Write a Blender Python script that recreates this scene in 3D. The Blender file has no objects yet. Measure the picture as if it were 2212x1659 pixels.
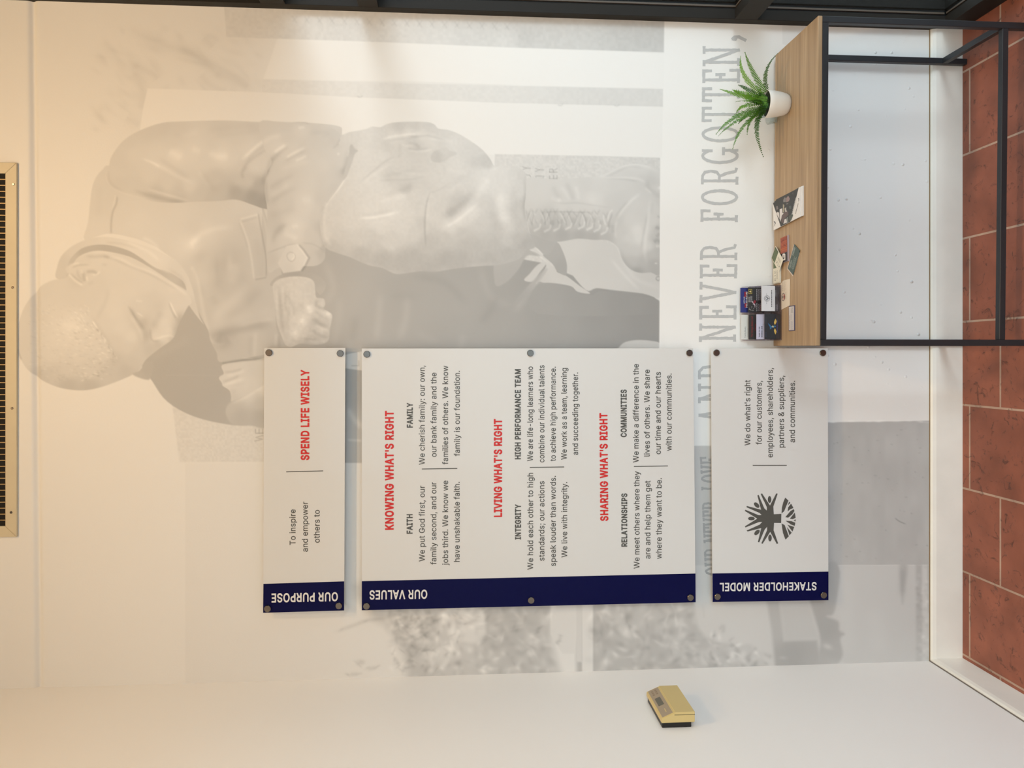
import bpy, bmesh, math, random
import numpy as np
from mathutils import Vector, Matrix
from mathutils.geometry import tessellate_polygon

S = bpy.context.scene
COL = S.collection
R = math.radians

# ------------------------------------------------------------------ camera
# The photograph was taken with the phone turned on its side: picture-up is the room's right (+X),
# picture-left is the room's up (+Z).  Metres; the mural wall is the plane Y = 0.
FPX, PITCH = 1600.0, R(4.04)
CAM = Vector((0.0, -2.55, 1.80))
PU, PV = 1106.0, 774.0
fwd = Vector((0, math.cos(PITCH), -math.sin(PITCH)))
dwn = Vector((0, -math.sin(PITCH), -math.cos(PITCH)))
rgt = Vector((1, 0, 0))
cd = bpy.data.cameras.new('camera')
cam = bpy.data.objects.new('camera', cd)
COL.objects.link(cam)
cam.matrix_world = Matrix(((dwn.x, rgt.x, -fwd.x, CAM.x), (dwn.y, rgt.y, -fwd.y, CAM.y), (dwn.z, rgt.z, -fwd.z, CAM.z), (0, 0, 0, 1)))
cd.sensor_fit = 'HORIZONTAL'
cd.sensor_width = 36.0
cd.lens = FPX / 2212.0 * 36.0
cd.shift_y = -(829.5 - PV) / 2212.0
cd.clip_start = 0.05
S.camera = cam

# ------------------------------------------------------------------ light
S.view_settings.view_transform = 'Standard'
S.view_settings.look = 'None'
S.view_settings.gamma = 1.0
S.view_settings.use_curve_mapping = False
S.view_settings.exposure = -0.04
S.cycles.max_bounces = 10
S.cycles.diffuse_bounces = 6
S.cycles.transparent_max_bounces = 16
S.cycles.sample_clamp_indirect = 6.0
S.cycles.use_denoising = True

w = bpy.data.worlds.new('sky')
S.world = w
w.use_nodes = True
wn = w.node_tree.nodes
wn['Background'].inputs[0].default_value = (0.665, 0.86, 1.0, 1)
wn['Background'].inputs[1].default_value = 2.42

def sun(name, direction, strength, angle, color):
    l = bpy.data.lights.new(name, 'SUN')
    l.energy, l.angle, l.color = strength, angle, color
    o = bpy.data.objects.new(name, l)
    COL.objects.link(o)
    o.rotation_euler = Vector(direction).to_track_quat('-Z', 'Y').to_euler()
    return o
# bright hazy horizon sky seen through the glazing, low and soft
sun('hazy_daylight', (-0.55, 0.80, -0.14), 1.12, R(15), (0.84, 0.93, 1.0))

def area(name, loc, target, size, power, color, spread=180):
    l = bpy.data.lights.new(name, 'AREA')
    l.shape = 'DISK'
    l.size, l.energy, l.color, l.spread = size, power, color, R(spread)
    o = bpy.data.objects.new(name, l)
    COL.objects.link(o)
    o.location = loc
    o.rotation_euler = (Vector(target) - Vector(loc)).to_track_quat('-Z', 'Y').to_euler()
    return o
# warm recessed ceiling lamps
WARM = (1.0, 0.66, 0.33)
for lx, lp in ((0.05, 14.5), (0.80, 26)):
    area('ceiling_lamp', (lx, -1.6, 4.06), (lx, -1.3, 0), 0.22, lp, WARM)
area('ceiling_lamp', (0.0, -2.9, 4.06), (0, -2.9, 0), 0.22, 14.5, WARM)

# ------------------------------------------------------------------ helpers
def ray(u, v):
    return fwd + rgt * ((PV - v) / FPX) + dwn * ((u - PU) / FPX)
def at_y(u, v, y=0.0):      # photograph pixel -> point on the upright plane Y = y
    d = ray(u, v)
    return CAM + d * ((y - CAM.y) / d.y)
def at_z(u, v, z=0.0):      # photograph pixel -> point on the level plane Z = z
    d = ray(u, v)
    return CAM + d * ((z - CAM.z) / d.z)

def lin(c):
    c = c / 255.0
    return c / 12.92 if c <= 0.04045 else ((c + 0.055) / 1.055) ** 2.4
def rgb(r, g, b):
    return (lin(r), lin(g), lin(b), 1)

def new_mat(name):
    m = bpy.data.materials.new(name)
    m.use_nodes = True
    nt = m.node_tree
    return m, nt, nt.nodes['Principled BSDF']
def mat(name, color, rough=0.5, metal=0.0, bump=0.0, bscale=200.0, vary=0.0, vscale=8.0, coat=0.0, spec=0.5):
    m, nt, p = new_mat(name)
    p.inputs['Base Color'].default_value = color
    p.inputs['Roughness'].default_value = rough
    p.inputs['Metallic'].default_value = metal
    p.inputs['Specular IOR Level'].default_value = spec
    if coat:
        p.inputs['Coat Weight'].default_value = coat
        p.inputs['Coat Roughness'].default_value = 0.06
    tc = nt.nodes.new('ShaderNodeTexCoord')
    if bump:
        n = nt.nodes.new('ShaderNodeTexNoise')
        n.inputs['Scale'].default_value = bscale
        n.inputs['Detail'].default_value = 3
        b = nt.nodes.new('ShaderNodeBump')
        b.inputs['Strength'].default_value = bump
        b.inputs['Distance'].default_value = 0.002
        nt.links.new(tc.outputs['Object'], n.inputs['Vector'])
        nt.links.new(n.outputs['Fac'], b.inputs['Height'])
        nt.links.new(b.outputs['Normal'], p.inputs['Normal'])
    if vary:
        n = nt.nodes.new('ShaderNodeTexNoise')
        n.inputs['Scale'].default_value = vscale
        n.inputs['Detail'].default_value = 5
        r = nt.nodes.new('ShaderNodeMapRange')
        r.inputs['From Min'].default_value = 0.3
        r.inputs['From Max'].default_value = 0.7
        r.inputs['To Min'].default_value = 1 - vary
        r.inputs['To Max'].default_value = 1 + vary
        mx = nt.nodes.new('ShaderNodeVectorMath')
        mx.operation = 'SCALE'
        mx.inputs[0].default_value = color[:3]
        nt.links.new(tc.outputs['Object'], n.inputs['Vector'])
        nt.links.new(n.outputs['Fac'], r.inputs['Value'])
        nt.links.new(r.outputs['Result'], mx.inputs['Scale'])
        nt.links.new(mx.outputs['Vector'], p.inputs['Base Color'])
    return m

def glass_mat(name, tint=(1, 1, 1, 1), edge=0.04, rough=0.02):
    m, nt, p = new_mat(name)
    nt.nodes.remove(p)
    out = nt.nodes['Material Output']
    t = nt.nodes.new('ShaderNodeBsdfTransparent')
    t.inputs[0].default_value = tint
    g = nt.nodes.new('ShaderNodeBsdfGlossy')
    g.inputs['Roughness'].default_value = rough
    lw = nt.nodes.new('ShaderNodeLayerWeight')      # Schlick reflectance, the same from either side of the sheet
    lw.inputs['Blend'].default_value = 0.5
    pw = nt.nodes.new('ShaderNodeMath'); pw.operation = 'POWER'; pw.inputs[1].default_value = 5.0
    ma = nt.nodes.new('ShaderNodeMath'); ma.operation = 'MULTIPLY_ADD'; ma.inputs[1].default_value = 0.92; ma.inputs[2].default_value = edge
    nt.links.new(lw.outputs['Facing'], pw.inputs[0])
    nt.links.new(pw.outputs[0], ma.inputs[0])
    mx = nt.nodes.new('ShaderNodeMixShader')
    nt.links.new(ma.outputs[0], mx.inputs[0])
    nt.links.new(t.outputs[0], mx.inputs[1])
    nt.links.new(g.outputs[0], mx.inputs[2])
    nt.links.new(mx.outputs[0], out.inputs['Surface'])
    return m

def obj(name, bm, mats, parent=None, smooth=False):
    me = bpy.data.meshes.new(name)
    bm.normal_update()
    bm.to_mesh(me)
    bm.free()
    for m in (mats if isinstance(mats, (list, tuple)) else [mats]):
        me.materials.append(m)
    if smooth:
        for p in me.polygons:
            p.use_smooth = True
    o = bpy.data.objects.new(name, me)
    COL.objects.link(o)
    if parent:
        o.parent = parent
    return o
def thing(name, label, cat, loc=(0, 0, 0), rotz=0.0, group=None):
    o = bpy.data.objects.new(name, None)
    o.empty_display_size = 0.05
    COL.objects.link(o)
    o.location = loc
    o.rotation_euler = (0, 0, rotz)
    return tag(o, label, cat, group)
def tag(o, label, cat, group=None):
    o['label'] = label
    o['category'] = cat
    if group:
        o['group'] = group
    return o
def struct(name, bm, m, label=None, parent=None, smooth=False):
    o = obj(name, bm, m, parent, smooth)
    if parent is None:
        o['kind'] = 'structure'
        if label:
            o['label'] = label
    return o

def box(bm, a, b, mi=0, bev=0.0, seg=2):
    """axis-aligned box from corner a to corner b"""
    a, b = Vector(a), Vector(b)
    ret = bmesh.ops.create_cube(bm, size=1.0)
    vs = ret['verts']
    c, d = (a + b) / 2, (b - a)
    for v in vs:
        v.co = Vector((c.x + v.co.x * abs(d.x), c.y + v.co.y * abs(d.y), c.z + v.co.z * abs(d.z)))
    fs = list({f for v in vs for f in v.link_faces})
    for f in fs:
        f.material_index = mi
    if bev:
        es = list({e for v in vs for e in v.link_edges})
        r = bmesh.ops.bevel(bm, geom=es, offset=bev, segments=seg, affect='EDGES', profile=0.5)
        for f in r['faces']:
            f.material_index = mi
    return bm
def boxes(*ab, bev=0.0):
    bm = bmesh.new()
    for a, b in ab:
        box(bm, a, b, bev=bev)
    return bm
def quad(bm, pts, mi=0):
    f = bm.faces.new([bm.verts.new(p) for p in pts])
    f.material_index = mi
    return f
def slab(bm, pts, off, mi=0):
    """closed prism: polygon pts pushed along vector off"""
    lo = [bm.verts.new(Vector(p)) for p in pts]
    hi = [bm.verts.new(Vector(p) + Vector(off)) for p in pts]
    n = len(pts)
    fs = [bm.faces.new(hi), bm.faces.new(lo[::-1])]
    for i in range(n):
        fs.append(bm.faces.new((lo[i], lo[(i + 1) % n], hi[(i + 1) % n], hi[i])))
    for f in fs:
        f.material_index = mi
    bmesh.ops.recalc_face_normals(bm, faces=fs)
    return bm
def lathe(bm, prof, n=48, mi=0):
    rings = []
    for r, z in prof:
        if r < 1e-5:
            rings.append([bm.verts.new((0, 0, z))])
        else:
            rings.append([bm.verts.new((r * math.cos(2 * math.pi * i / n), r * math.sin(2 * math.pi * i / n), z)) for i in range(n)])
    for a, b in zip(rings, rings[1:]):
        for i in range(n):
            j = (i + 1) % n
            if len(a) == 1:
                f = bm.faces.new((a[0], b[i], b[j]))
            elif len(b) == 1:
                f = bm.faces.new((a[i], a[j], b[0]))
            else:
                f = bm.faces.new((a[i], a[j], b[j], b[i]))
            f.material_index = mi
    return bm
def cyl_y(bm, x, z, r, y0, y1, n=28, mi=0, bev=0.0):
    """round pin whose axis runs along Y, front at y0"""
    prof = [(0, 0), (r - bev, 0), (r, bev), (r, y1 - y0), (0, y1 - y0)] if bev else [(0, 0), (r, 0), (r, y1 - y0), (0, y1 - y0)]
    start = len(bm.verts)
    lathe(bm, prof, n, mi)
    bm.verts.ensure_lookup_table()
    for v in bm.verts[start:]:
        cx, cy, cz = v.co
        v.co = (x + cx, y0 + cz, z - cy)
    return bm

# lettering: plain grotesque letter outlines (thousandths of the type size), fitted to a measured line
GLYPHS = {' ': (187, ''),
'&': (447, '197,-7,150,-2,110,12,78,34,54,62,39,96,34,133,37,163,47,189,85,235,140,279,216,335,237,352,255,375,262,405,258,427,245,445,226,457,201,461,168,453,145,431,137,399,145,363,169,327,204,284,438,0,364,0,171,231,121,293,87,344,78,370,75,398,79,430,91,458,109,481,134,499,165,510,200,513,235,510,266,499,290,482,308,459,320,433,324,404,315,362,291,325,256,293,154,217,110,174,100,154,97,131,100,108,109,87,124,70,143,57,166,49,193,46,223,50,251,59,301,95,321,121,336,151,346,186,349,224,408,224,405,180,397,144,371,92,345,62,333,47,305,23,271,7,234,-3'),
"'": (206, '78,318,70,509,136,509,128,318'),
',': (187, '38,-119,68,71,137,71,84,-119'),
'-': (453, '337,244,337,188,114,188,114,244'),
'.': (187, '95,-4,78,-1,63,9,53,24,50,41,53,59,63,73,78,83,95,87,113,83,128,73,138,59,141,41,138,24,128,9,113,-1'),
'0': (453, '227,-7,174,1,130,24,95,62,69,113,53,178,48,254,53,330,69,395,95,447,130,484,174,508,227,516,279,508,323,484,358,447,384,395,400,330,405,254,400,178,384,113,359,62,323,24,279,1 227,50,261,56,290,74,313,103,330,144,340,194,344,254,340,314,330,365,313,405,290,435,261,453,227,460,192,453,163,435,140,405,123,365,113,314,109,254,113,194,123,144,140,103,163,74,192,56'),
'1': (453, '76,0,76,55,391,55,391,0 276,509,276,0,212,0,212,448,209,448,86,358,86,427,198,509'),
'7': (453, '97,0,323,448,323,452,62,452,62,509,391,509,391,449,165,0'),
'9': (453, '226,516,271,510,310,494,343,468,368,434,384,393,389,347,385,309,373,270,315,168,200,0,130,0,301,248,307,248,287,221,257,202,218,195,175,199,137,214,106,237,83,269,68,307,64,352,69,397,85,436,110,469,143,494,182,510 226,460,199,457,174,446,154,429,138,407,129,381,125,352,129,322,138,295,154,274,174,257,199,247,226,243,254,247,279,257,299,273,314,295,324,321,327,350,324,381,314,407,299,429,279,446,254,457'),
':': (187, '95,-4,78,-1,63,9,53,24,50,41,53,59,63,73,78,83,95,87,113,83,128,73,138,59,141,41,138,24,128,9,113,-1 95,271,78,274,63,284,53,299,50,316,53,334,63,349,78,359,95,362,113,359,128,349,138,334,141,316,138,299,128,284,113,274'),
';': (187, '38,-119,68,71,137,71,84,-119 103,271,86,274,71,284,61,299,58,316,61,334,71,349,86,359,103,362,121,359,136,349,146,334,149,316,146,299,136,284,121,274'),
'A': (479, '16,0,201,509,276,509,463,0,395,0,287,302,264,372,232,478,245,478,213,371,191,302,85,0 110,142,110,199,370,199,370,142'),
'B': (456, '60,0,60,509,241,509,289,504,329,491,359,469,381,442,394,410,398,374,395,344,387,320,356,286,315,267,315,262,339,257,363,245,385,227,402,203,414,173,418,136,413,100,400,67,377,39,344,18,301,4,247,0 125,57,245,57,296,63,330,80,349,105,355,137,352,161,342,184,327,203,306,218,279,228,248,231,125,231 125,285,238,285,288,296,308,309,323,326,333,348,336,372,330,403,313,429,283,446,240,452,125,452'),
'C': (510, '267,-7,205,1,150,25,104,63,70,115,48,179,40,254,48,329,70,393,104,445,150,484,205,508,267,516,340,504,373,490,402,471,427,447,448,418,463,385,473,348,408,348,389,395,357,428,315,449,267,456,223,450,184,432,150,403,125,364,109,314,103,254,109,194,125,145,151,105,184,76,223,59,267,53,315,60,357,81,389,114,408,160,473,160,463,124,448,91,428,62,402,38,373,19,341,5,305,-4'),
'D': (502, '219,0,96,0,96,57,215,57,272,63,318,81,354,110,379,149,394,198,399,255,394,312,379,361,354,399,320,428,275,446,221,452,93,452,93,509,225,509,294,501,353,478,399,441,433,391,455,329,462,255,455,181,433,119,398,68,351,31,291,8 125,509,125,0,60,0,60,509'),
'E': (418, '60,0,60,509,372,509,372,452,125,452,125,286,355,286,355,229,125,229,125,57,375,57,375,0'),
'F': (410, '60,0,60,509,369,509,369,452,125,452,125,278,346,278,346,221,125,221,125,0'),
'G': (520, '269,-7,205,1,149,25,104,64,69,116,47,179,40,254,47,329,69,393,103,445,149,484,203,508,265,516,304,513,340,504,374,489,403,469,429,445,449,416,465,384,474,349,408,349,387,393,356,427,315,448,265,456,222,450,183,432,150,404,125,364,109,314,103,254,109,194,125,145,151,105,184,76,224,59,269,53,309,57,345,71,374,93,396,123,410,160,415,202,434,199,283,199,283,256,478,256,478,200,471,141,451,91,419,50,377,19,326,0'),
'H': (517, '60,0,60,509,125,509,125,289,392,289,392,509,457,509,457,0,392,0,392,232,125,232,125,0'),
'I': (300, '31,0,31,57,118,57,118,452,31,452,31,509,269,509,269,452,183,452,183,57,269,57,269,0'),
'K': (466, '104,145,104,216,139,261,174,303,212,344,364,509,448,509,231,276,228,276 60,0,60,509,125,509,125,334,124,225,125,193,125,0 372,0,188,259,228,309,449,0'),
'L': (393, '60,0,60,509,125,509,125,57,361,57,361,0'),
'M': (628, '60,0,60,509,152,509,277,187,287,159,299,123,311,84,322,49,307,49,318,83,330,121,342,158,352,187,476,509,568,509,568,0,504,0,504,291,504,327,505,369,506,413,507,457,513,457,498,409,482,363,467,322,456,291,342,0,286,0,170,291,159,321,145,361,129,408,112,457,119,457,120,416,121,372,122,328,122,291,122,0'),
'N': (523, '60,0,60,509,136,509,343,183,363,151,388,107,414,55,405,54,401,108,399,157,399,195,399,509,463,509,463,0,387,0,202,290,177,331,148,381,108,452,119,454,122,384,124,328,125,291,125,0'),
'O': (533, '267,-7,205,1,150,25,105,63,70,115,48,179,40,254,48,329,70,393,105,445,150,484,205,508,267,516,329,508,384,484,429,445,464,393,486,329,493,254,486,179,464,115,429,63,384,25,329,1 267,53,310,59,349,76,383,105,408,144,425,194,430,254,425,314,408,365,383,404,349,433,310,450,267,456,223,450,184,433,151,404,125,364,109,314,103,254,109,194,125,144,151,105,184,76,223,59'),
'P': (444, '60,0,60,509,235,509,289,503,332,487,366,462,390,430,404,391,409,348,404,304,390,265,366,233,332,207,289,191,235,186,109,186,109,242,233,242,269,246,297,256,318,272,333,294,342,319,344,348,342,376,333,402,318,423,297,439,268,449,232,452,125,452,125,0'),
'R': (449, '60,0,60,509,236,509,290,504,333,489,367,465,390,433,405,395,409,352,405,309,390,271,367,240,333,217,289,203,236,198,96,198,96,255,234,255,269,258,298,267,319,281,334,300,342,324,345,352,342,380,334,405,319,425,298,440,269,449,233,452,125,452,125,0 353,0,230,229,303,229,428,0'),
'S': (446, '224,-9,172,-4,128,9,91,31,64,60,46,96,38,137,104,137,110,110,123,88,142,71,166,59,224,49,257,52,286,60,311,74,329,92,341,114,346,139,342,161,332,179,296,205,245,222,184,239,128,260,86,289,60,326,52,372,58,413,75,448,102,476,138,498,180,511,227,516,275,511,316,498,351,476,377,449,394,415,401,378,337,378,326,412,302,437,267,453,225,459,194,456,167,448,145,435,129,418,118,398,115,376,119,352,131,334,169,308,212,293,264,279,312,264,359,238,395,198,405,171,408,139,403,99,386,64,360,34,323,11,278,-4'),
'T': (448, '32,452,32,509,417,509,417,452,257,452,257,0,193,0,193,452'),
'U': (517, '259,-8,203,-2,154,15,114,43,85,80,66,124,60,173,60,509,124,509,124,178,128,144,141,113,160,87,187,68,220,56,259,52,298,56,331,68,357,87,377,113,389,144,393,178,393,509,457,509,457,173,451,124,433,80,403,43,363,15,315,-2'),
'V': (479, '204,0,16,509,84,509,192,206,215,137,248,31,235,31,267,138,290,206,395,509,463,509,278,0'),
'W': (686, '155,0,16,509,82,509,163,196,175,145,187,94,197,40,189,40,200,94,211,145,224,196,306,509,380,509,462,196,474,145,486,94,497,40,488,40,499,94,510,145,523,196,603,509,670,509,530,0,455,0,368,323,351,391,336,475,350,475,335,395,318,323,230,0'),
'Y': (472, '203,0,203,208,16,509,91,509,192,344,222,292,250,230,224,230,251,293,280,344,381,509,455,509,268,208,268,0'),
'[': (273, '101,-96,101,539,236,539,236,487,160,487,160,-44,236,-44,236,-96'),
']': (273, '37,-96,37,-44,113,-44,113,487,37,487,37,539,172,539,172,-96'),
'a': (389, '160,-9,126,-5,94,5,68,22,48,45,35,73,30,108,34,138,43,161,58,179,78,193,125,211,178,220,234,227,265,235,273,243,276,255,276,257,267,297,240,322,196,331,149,322,118,301,100,274,41,291,57,322,79,346,104,364,133,375,194,384,239,379,286,360,306,343,322,320,333,290,337,251,337,0,277,0,277,52,272,52,252,25,215,1 170,45,202,49,228,59,248,74,263,93,272,115,276,138,276,190,259,182,231,176,200,171,175,168,134,159,103,139,95,124,92,105,102,72,130,52'),
'b': (424, '229,-8,198,-5,172,4,138,31,118,59,112,59,112,0,53,0,53,509,114,509,114,319,118,319,137,346,171,373,197,381,229,384,274,378,313,361,345,332,370,293,385,245,390,189,385,133,370,84,346,45,313,16,274,-2 220,47,253,51,279,66,301,88,316,117,325,151,328,189,325,227,316,261,301,290,280,311,253,325,220,330,188,325,161,312,140,291,125,263,116,229,113,189,116,150,125,115,140,86,162,65,188,51'),
'c': (395, '207,-8,159,-2,117,16,82,46,56,85,40,133,34,187,40,243,56,291,82,330,117,360,159,378,207,384,260,377,305,356,340,322,362,277,303,262,290,289,270,311,242,325,207,330,173,325,145,310,124,287,108,258,99,224,96,187,99,151,108,117,124,89,145,66,173,51,207,46,243,52,271,66,292,89,304,117,363,102,341,56,306,21,261,-1'),
'd': (424, '195,-8,151,-2,111,16,79,45,55,84,39,133,34,189,39,245,55,293,79,332,112,361,151,378,196,384,228,381,253,373,287,346,306,319,311,319,311,509,372,509,372,0,313,0,313,59,307,59,287,31,252,4,227,-5 205,47,236,51,263,65,284,86,299,115,309,150,312,189,309,229,300,263,284,291,263,312,237,325,205,330,172,325,145,311,124,290,108,261,99,227,96,189,99,151,109,117,124,88,145,66,172,51'),
'e': (404, '212,-8,161,-2,117,16,82,46,56,85,40,132,34,187,39,242,55,290,81,329,115,359,157,378,205,384,266,374,294,361,319,341,341,315,357,282,368,242,371,194,371,169,75,169,75,221,338,221,310,202,307,237,298,269,283,294,263,314,237,326,205,330,173,326,146,313,125,294,109,270,99,241,96,211,96,178,100,139,110,106,128,80,151,61,179,50,212,46,254,53,285,73,306,105,365,91,353,63,335,39,311,19,283,4,249,-5'),
'f': (253, '228,379,228,327,6,327,6,379 81,0,81,432,84,461,96,486,113,505,135,519,187,530,222,527,243,521,227,468,215,472,195,474,171,470,154,460,145,443,142,419,142,0'),
'g': (425, '207,-151,168,-148,134,-140,82,-110,51,-69,101,-41,122,-66,154,-88,207,-97,249,-92,282,-75,304,-47,311,-6,311,68,306,68,287,41,252,16,227,8,195,5,152,10,113,27,80,53,55,90,39,136,34,191,39,246,55,293,80,332,112,361,152,378,196,384,228,382,253,373,288,346,308,319,313,319,313,379,372,379,372,-9,367,-54,350,-90,324,-117,291,-136,251,-147 205,59,237,63,264,75,285,95,300,121,309,154,312,193,309,231,300,264,285,291,264,312,237,325,205,330,172,325,145,312,124,290,109,262,99,229,96,193,99,155,109,123,124,96,145,76,172,63'),
'h': (410, '114,227,114,0,53,0,53,509,114,509,114,287,102,287,124,332,152,362,187,379,227,384,264,380,295,369,321,349,341,321,353,285,357,240,357,0,296,0,296,235,290,275,273,304,246,323,210,329,184,326,161,317,141,303,126,283,117,257'),
'i': (166, '53,0,53,379,114,379,114,0 84,443,67,446,54,455,44,468,41,483,44,499,54,512,67,521,84,524,100,521,114,512,123,499,126,483,123,468,114,455,100,446'),
'j': (166, '53,379,114,379,114,-30,111,-63,102,-90,86,-113,65,-129,37,-139,4,-143,-10,-143,-10,-87,2,-87,25,-83,40,-72,50,-54,53,-29 83,443,67,446,53,455,44,468,41,483,44,499,53,512,67,521,83,524,100,521,114,512,123,499,126,483,123,468,114,455,100,446'),
'k': (380, '110,137,110,212,121,212,284,379,360,379,184,199,177,199 53,0,53,509,114,509,114,0 294,0,148,186,191,229,372,0'),
'l': (189, '139,-2,101,3,74,20,58,47,53,84,53,509,114,509,114,99,120,62,130,54,146,52,160,53,170,54,181,3,162,-1'),
'm': (609, '53,0,53,379,112,379,112,295,108,295,118,323,132,346,172,376,219,386,257,380,287,361,309,331,321,295,312,295,322,321,337,343,381,375,437,386,468,383,497,372,522,354,541,328,553,296,557,255,557,0,496,0,496,254,490,289,473,313,447,326,419,330,395,328,374,320,345,290,335,247,335,0,274,0,274,260,269,288,253,311,229,326,199,330,158,320,140,307,126,289,117,266,114,238,114,0'),
'n': (409, '114,227,114,0,53,0,53,379,112,379,112,287,102,287,124,332,152,362,187,379,227,384,264,380,295,369,321,349,341,321,353,285,357,240,357,0,296,0,296,235,290,275,273,304,246,323,210,329,184,326,161,317,141,303,126,283,117,257'),
'o': (415, '207,-8,159,-2,117,16,82,46,56,85,40,133,34,187,40,243,56,291,82,330,117,360,159,378,207,384,256,378,299,360,333,330,359,291,376,243,381,187,376,133,359,85,333,46,299,16,256,-2 207,46,242,51,270,66,292,89,307,117,316,151,319,187,316,224,307,258,292,287,270,310,242,325,207,330,173,325,145,310,124,287,108,258,99,224,96,187,99,151,108,117,124,89,145,66,173,51'),
'p': (424, '53,-143,53,379,112,379,112,319,118,319,137,346,171,373,197,381,229,384,274,378,313,361,345,332,370,293,385,245,390,189,385,133,370,84,346,45,313,16,274,-2,229,-8,198,-5,173,4,138,31,118,59,114,59,114,-143 220,47,253,51,279,66,301,88,316,117,325,151,328,189,325,227,316,261,301,290,280,311,253,325,220,330,188,325,161,312,140,291,125,263,116,229,113,189,116,150,125,115,140,86,162,65,188,51'),
'r': (259, '53,0,53,379,112,379,112,321,115,321,130,347,152,367,181,380,213,385,229,384,243,384,243,322,230,324,207,326,182,323,159,315,140,301,126,284,117,262,114,237,114,0'),
's': (365, '182,-8,145,-5,112,3,84,18,62,38,45,63,36,94,94,107,105,79,124,60,150,49,181,45,217,50,244,62,262,81,268,103,265,121,254,136,237,147,212,155,149,170,104,186,72,208,53,237,47,274,51,305,65,332,87,354,115,370,149,381,187,384,223,381,254,372,279,358,299,339,324,290,268,277,258,298,243,316,219,328,187,333,156,329,131,317,114,299,109,277,112,258,124,243,172,223,229,209,275,194,306,171,325,142,331,107,326,75,312,47,290,24,260,6,223,-5'),
't': (227, '204,379,204,327,6,327,6,379 65,471,126,471,126,98,128,76,136,61,150,53,170,50,185,51,202,54,213,2,192,-3,168,-4,125,2,92,21,72,52,65,93'),
'u': (410, '182,-5,146,-1,115,11,89,31,69,59,57,95,53,139,53,379,114,379,114,144,119,105,137,75,164,56,200,50,226,53,249,62,268,77,283,97,293,122,296,153,296,379,357,379,357,0,298,0,298,92,307,92,286,47,257,17,222,0'),
'v': (389, '163,0,17,379,84,379,165,155,187,87,206,21,184,21,203,87,224,155,305,379,371,379,226,0'),
'w': (567, '138,0,23,379,87,379,133,214,154,137,175,41,165,41,186,135,206,214,252,379,316,379,362,214,382,136,402,41,391,41,413,135,434,214,480,379,545,379,429,0,368,0,319,172,305,225,291,280,277,338,291,338,277,280,263,225,248,172,199,0'),
'y': (389, '47,-139,61,-86,71,-87,104,-89,130,-74,151,-36,163,-1,17,379,84,379,165,155,187,87,206,21,184,21,202,87,224,155,305,379,371,379,204,-58,177,-107,139,-136,91,-145,65,-143'),
'|': (229, '141,673,141,-164,88,-164,88,673')}
def _area(q):
    return 0.5 * sum(q[i - 1][0] * q[i][1] - q[i][0] * q[i - 1][1] for i in range(len(q)))
def _inside(p, q):
    c = False
    for i in range(len(q)):
        (ax, ay), (bx, by) = q[i - 1], q[i]
        if (ay > p[1]) != (by > p[1]) and p[0] < (bx - ax) * (p[1] - ay) / (by - ay) + ax:
            c = not c
    return c
_glyph = {}
def glyph(ch, bold):
    """one letter as pieces (outline + its holes), each piece triangulated on its own"""
    if (ch, bold) not in _glyph:
        adv, enc = GLYPHS[ch]
        rings = []
        for part in enc.split():
            n = [int(k) / 1000.0 for k in part.split(',')]
            rings.append([(n[k], n[k + 1]) for k in range(0, len(n), 2)])
        pieces = []
        if rings:
            sgn = 1.0 if _area(max(rings, key=lambda q: abs(_area(q)))) > 0 else -1.0
            outer = [q for q in rings if _area(q) * sgn > 0]
            holes = [q for q in rings if _area(q) * sgn <= 0]
            for q in outer:
                hs = [h for h in holes if _inside(h[0], q)]
                loops = [q] + hs
                tri = tessellate_polygon([[Vector((x, y, 0)) for x, y in r] for r in loops])
                pieces.append(([p for r in loops for p in r], tri))
                for r in loops if bold else ():          # heavier weight: a band along every edge of the outline
                    for i in range(len(r)):
                        a, b = Vector(r[i - 1]), Vector(r[i])
                        e = (b - a).normalized() * bold
                        n = Vector((-e.y, e.x))
                        a, b = a - e * 0.55, b + e * 0.55
                        pieces.append(([tuple(a - n), tuple(b - n), tuple(b + n), tuple(a + n)], [(0, 1, 2), (0, 2, 3)]))
        _glyph[ch, bold] = (adv / 1000.0 + bold * 1.4, pieces)
    return _glyph[ch, bold]
def glyphs(text, bold=0.0, res=3):
    vs, fs, x = [], [], 0.0
    for ch in text:
        adv, pieces = glyph(ch, bold)
        for k, (pts, tri) in enumerate(pieces):
            o = len(vs)
            vs += [(x + p[0], p[1], k % 17) for p in pts]
            fs += [tuple(o + i for i in t) for t in tri]
        x += adv
    return vs, fs
_cap = {}
def cap_height(bold):
    if bold not in _cap:
        vs, _ = glyphs('H', bold)
        _cap[bold] = (min(v[1] for v in vs), max(v[1] for v in vs))
    return _cap[bold]
def write(bm, text, p0, p1, up, cap, bold=0.0, mi=0, res=3, lift=None, rough=0.0):
    """text along p0 -> p1 (fitted to that length), capitals cap high along unit vector up"""
    p0, p1, up = Vector(p0), Vector(p1), Vector(up).normalized()
    vs, fs = glyphs(text, bold, res)
    if not vs:
        return
    x0, x1 = min(v[0] for v in vs), max(v[0] for v in vs)
    lo, hi = cap_height(bold)
    d = (p1 - p0)
    out = []
    nrm = d.normalized().cross(up)
    for x, y, lay in vs:
        q = p0 + d * ((x - x0) / (x1 - x0)) + up * ((y - lo) / (hi - lo) * cap)
        q = q + nrm * (0.000012 * lay)
        if lift:
            q = q + Vector(lift)
        out.append(bm.verts.new(q))
    for f in fs:
        try:
            ff = bm.faces.new([out[i] for i in f])
            ff.material_index = mi
            ff.normal_update()
            if ff.normal.dot(nrm) < 0:
                ff.normal_flip()
        except ValueError:
            pass
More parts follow.
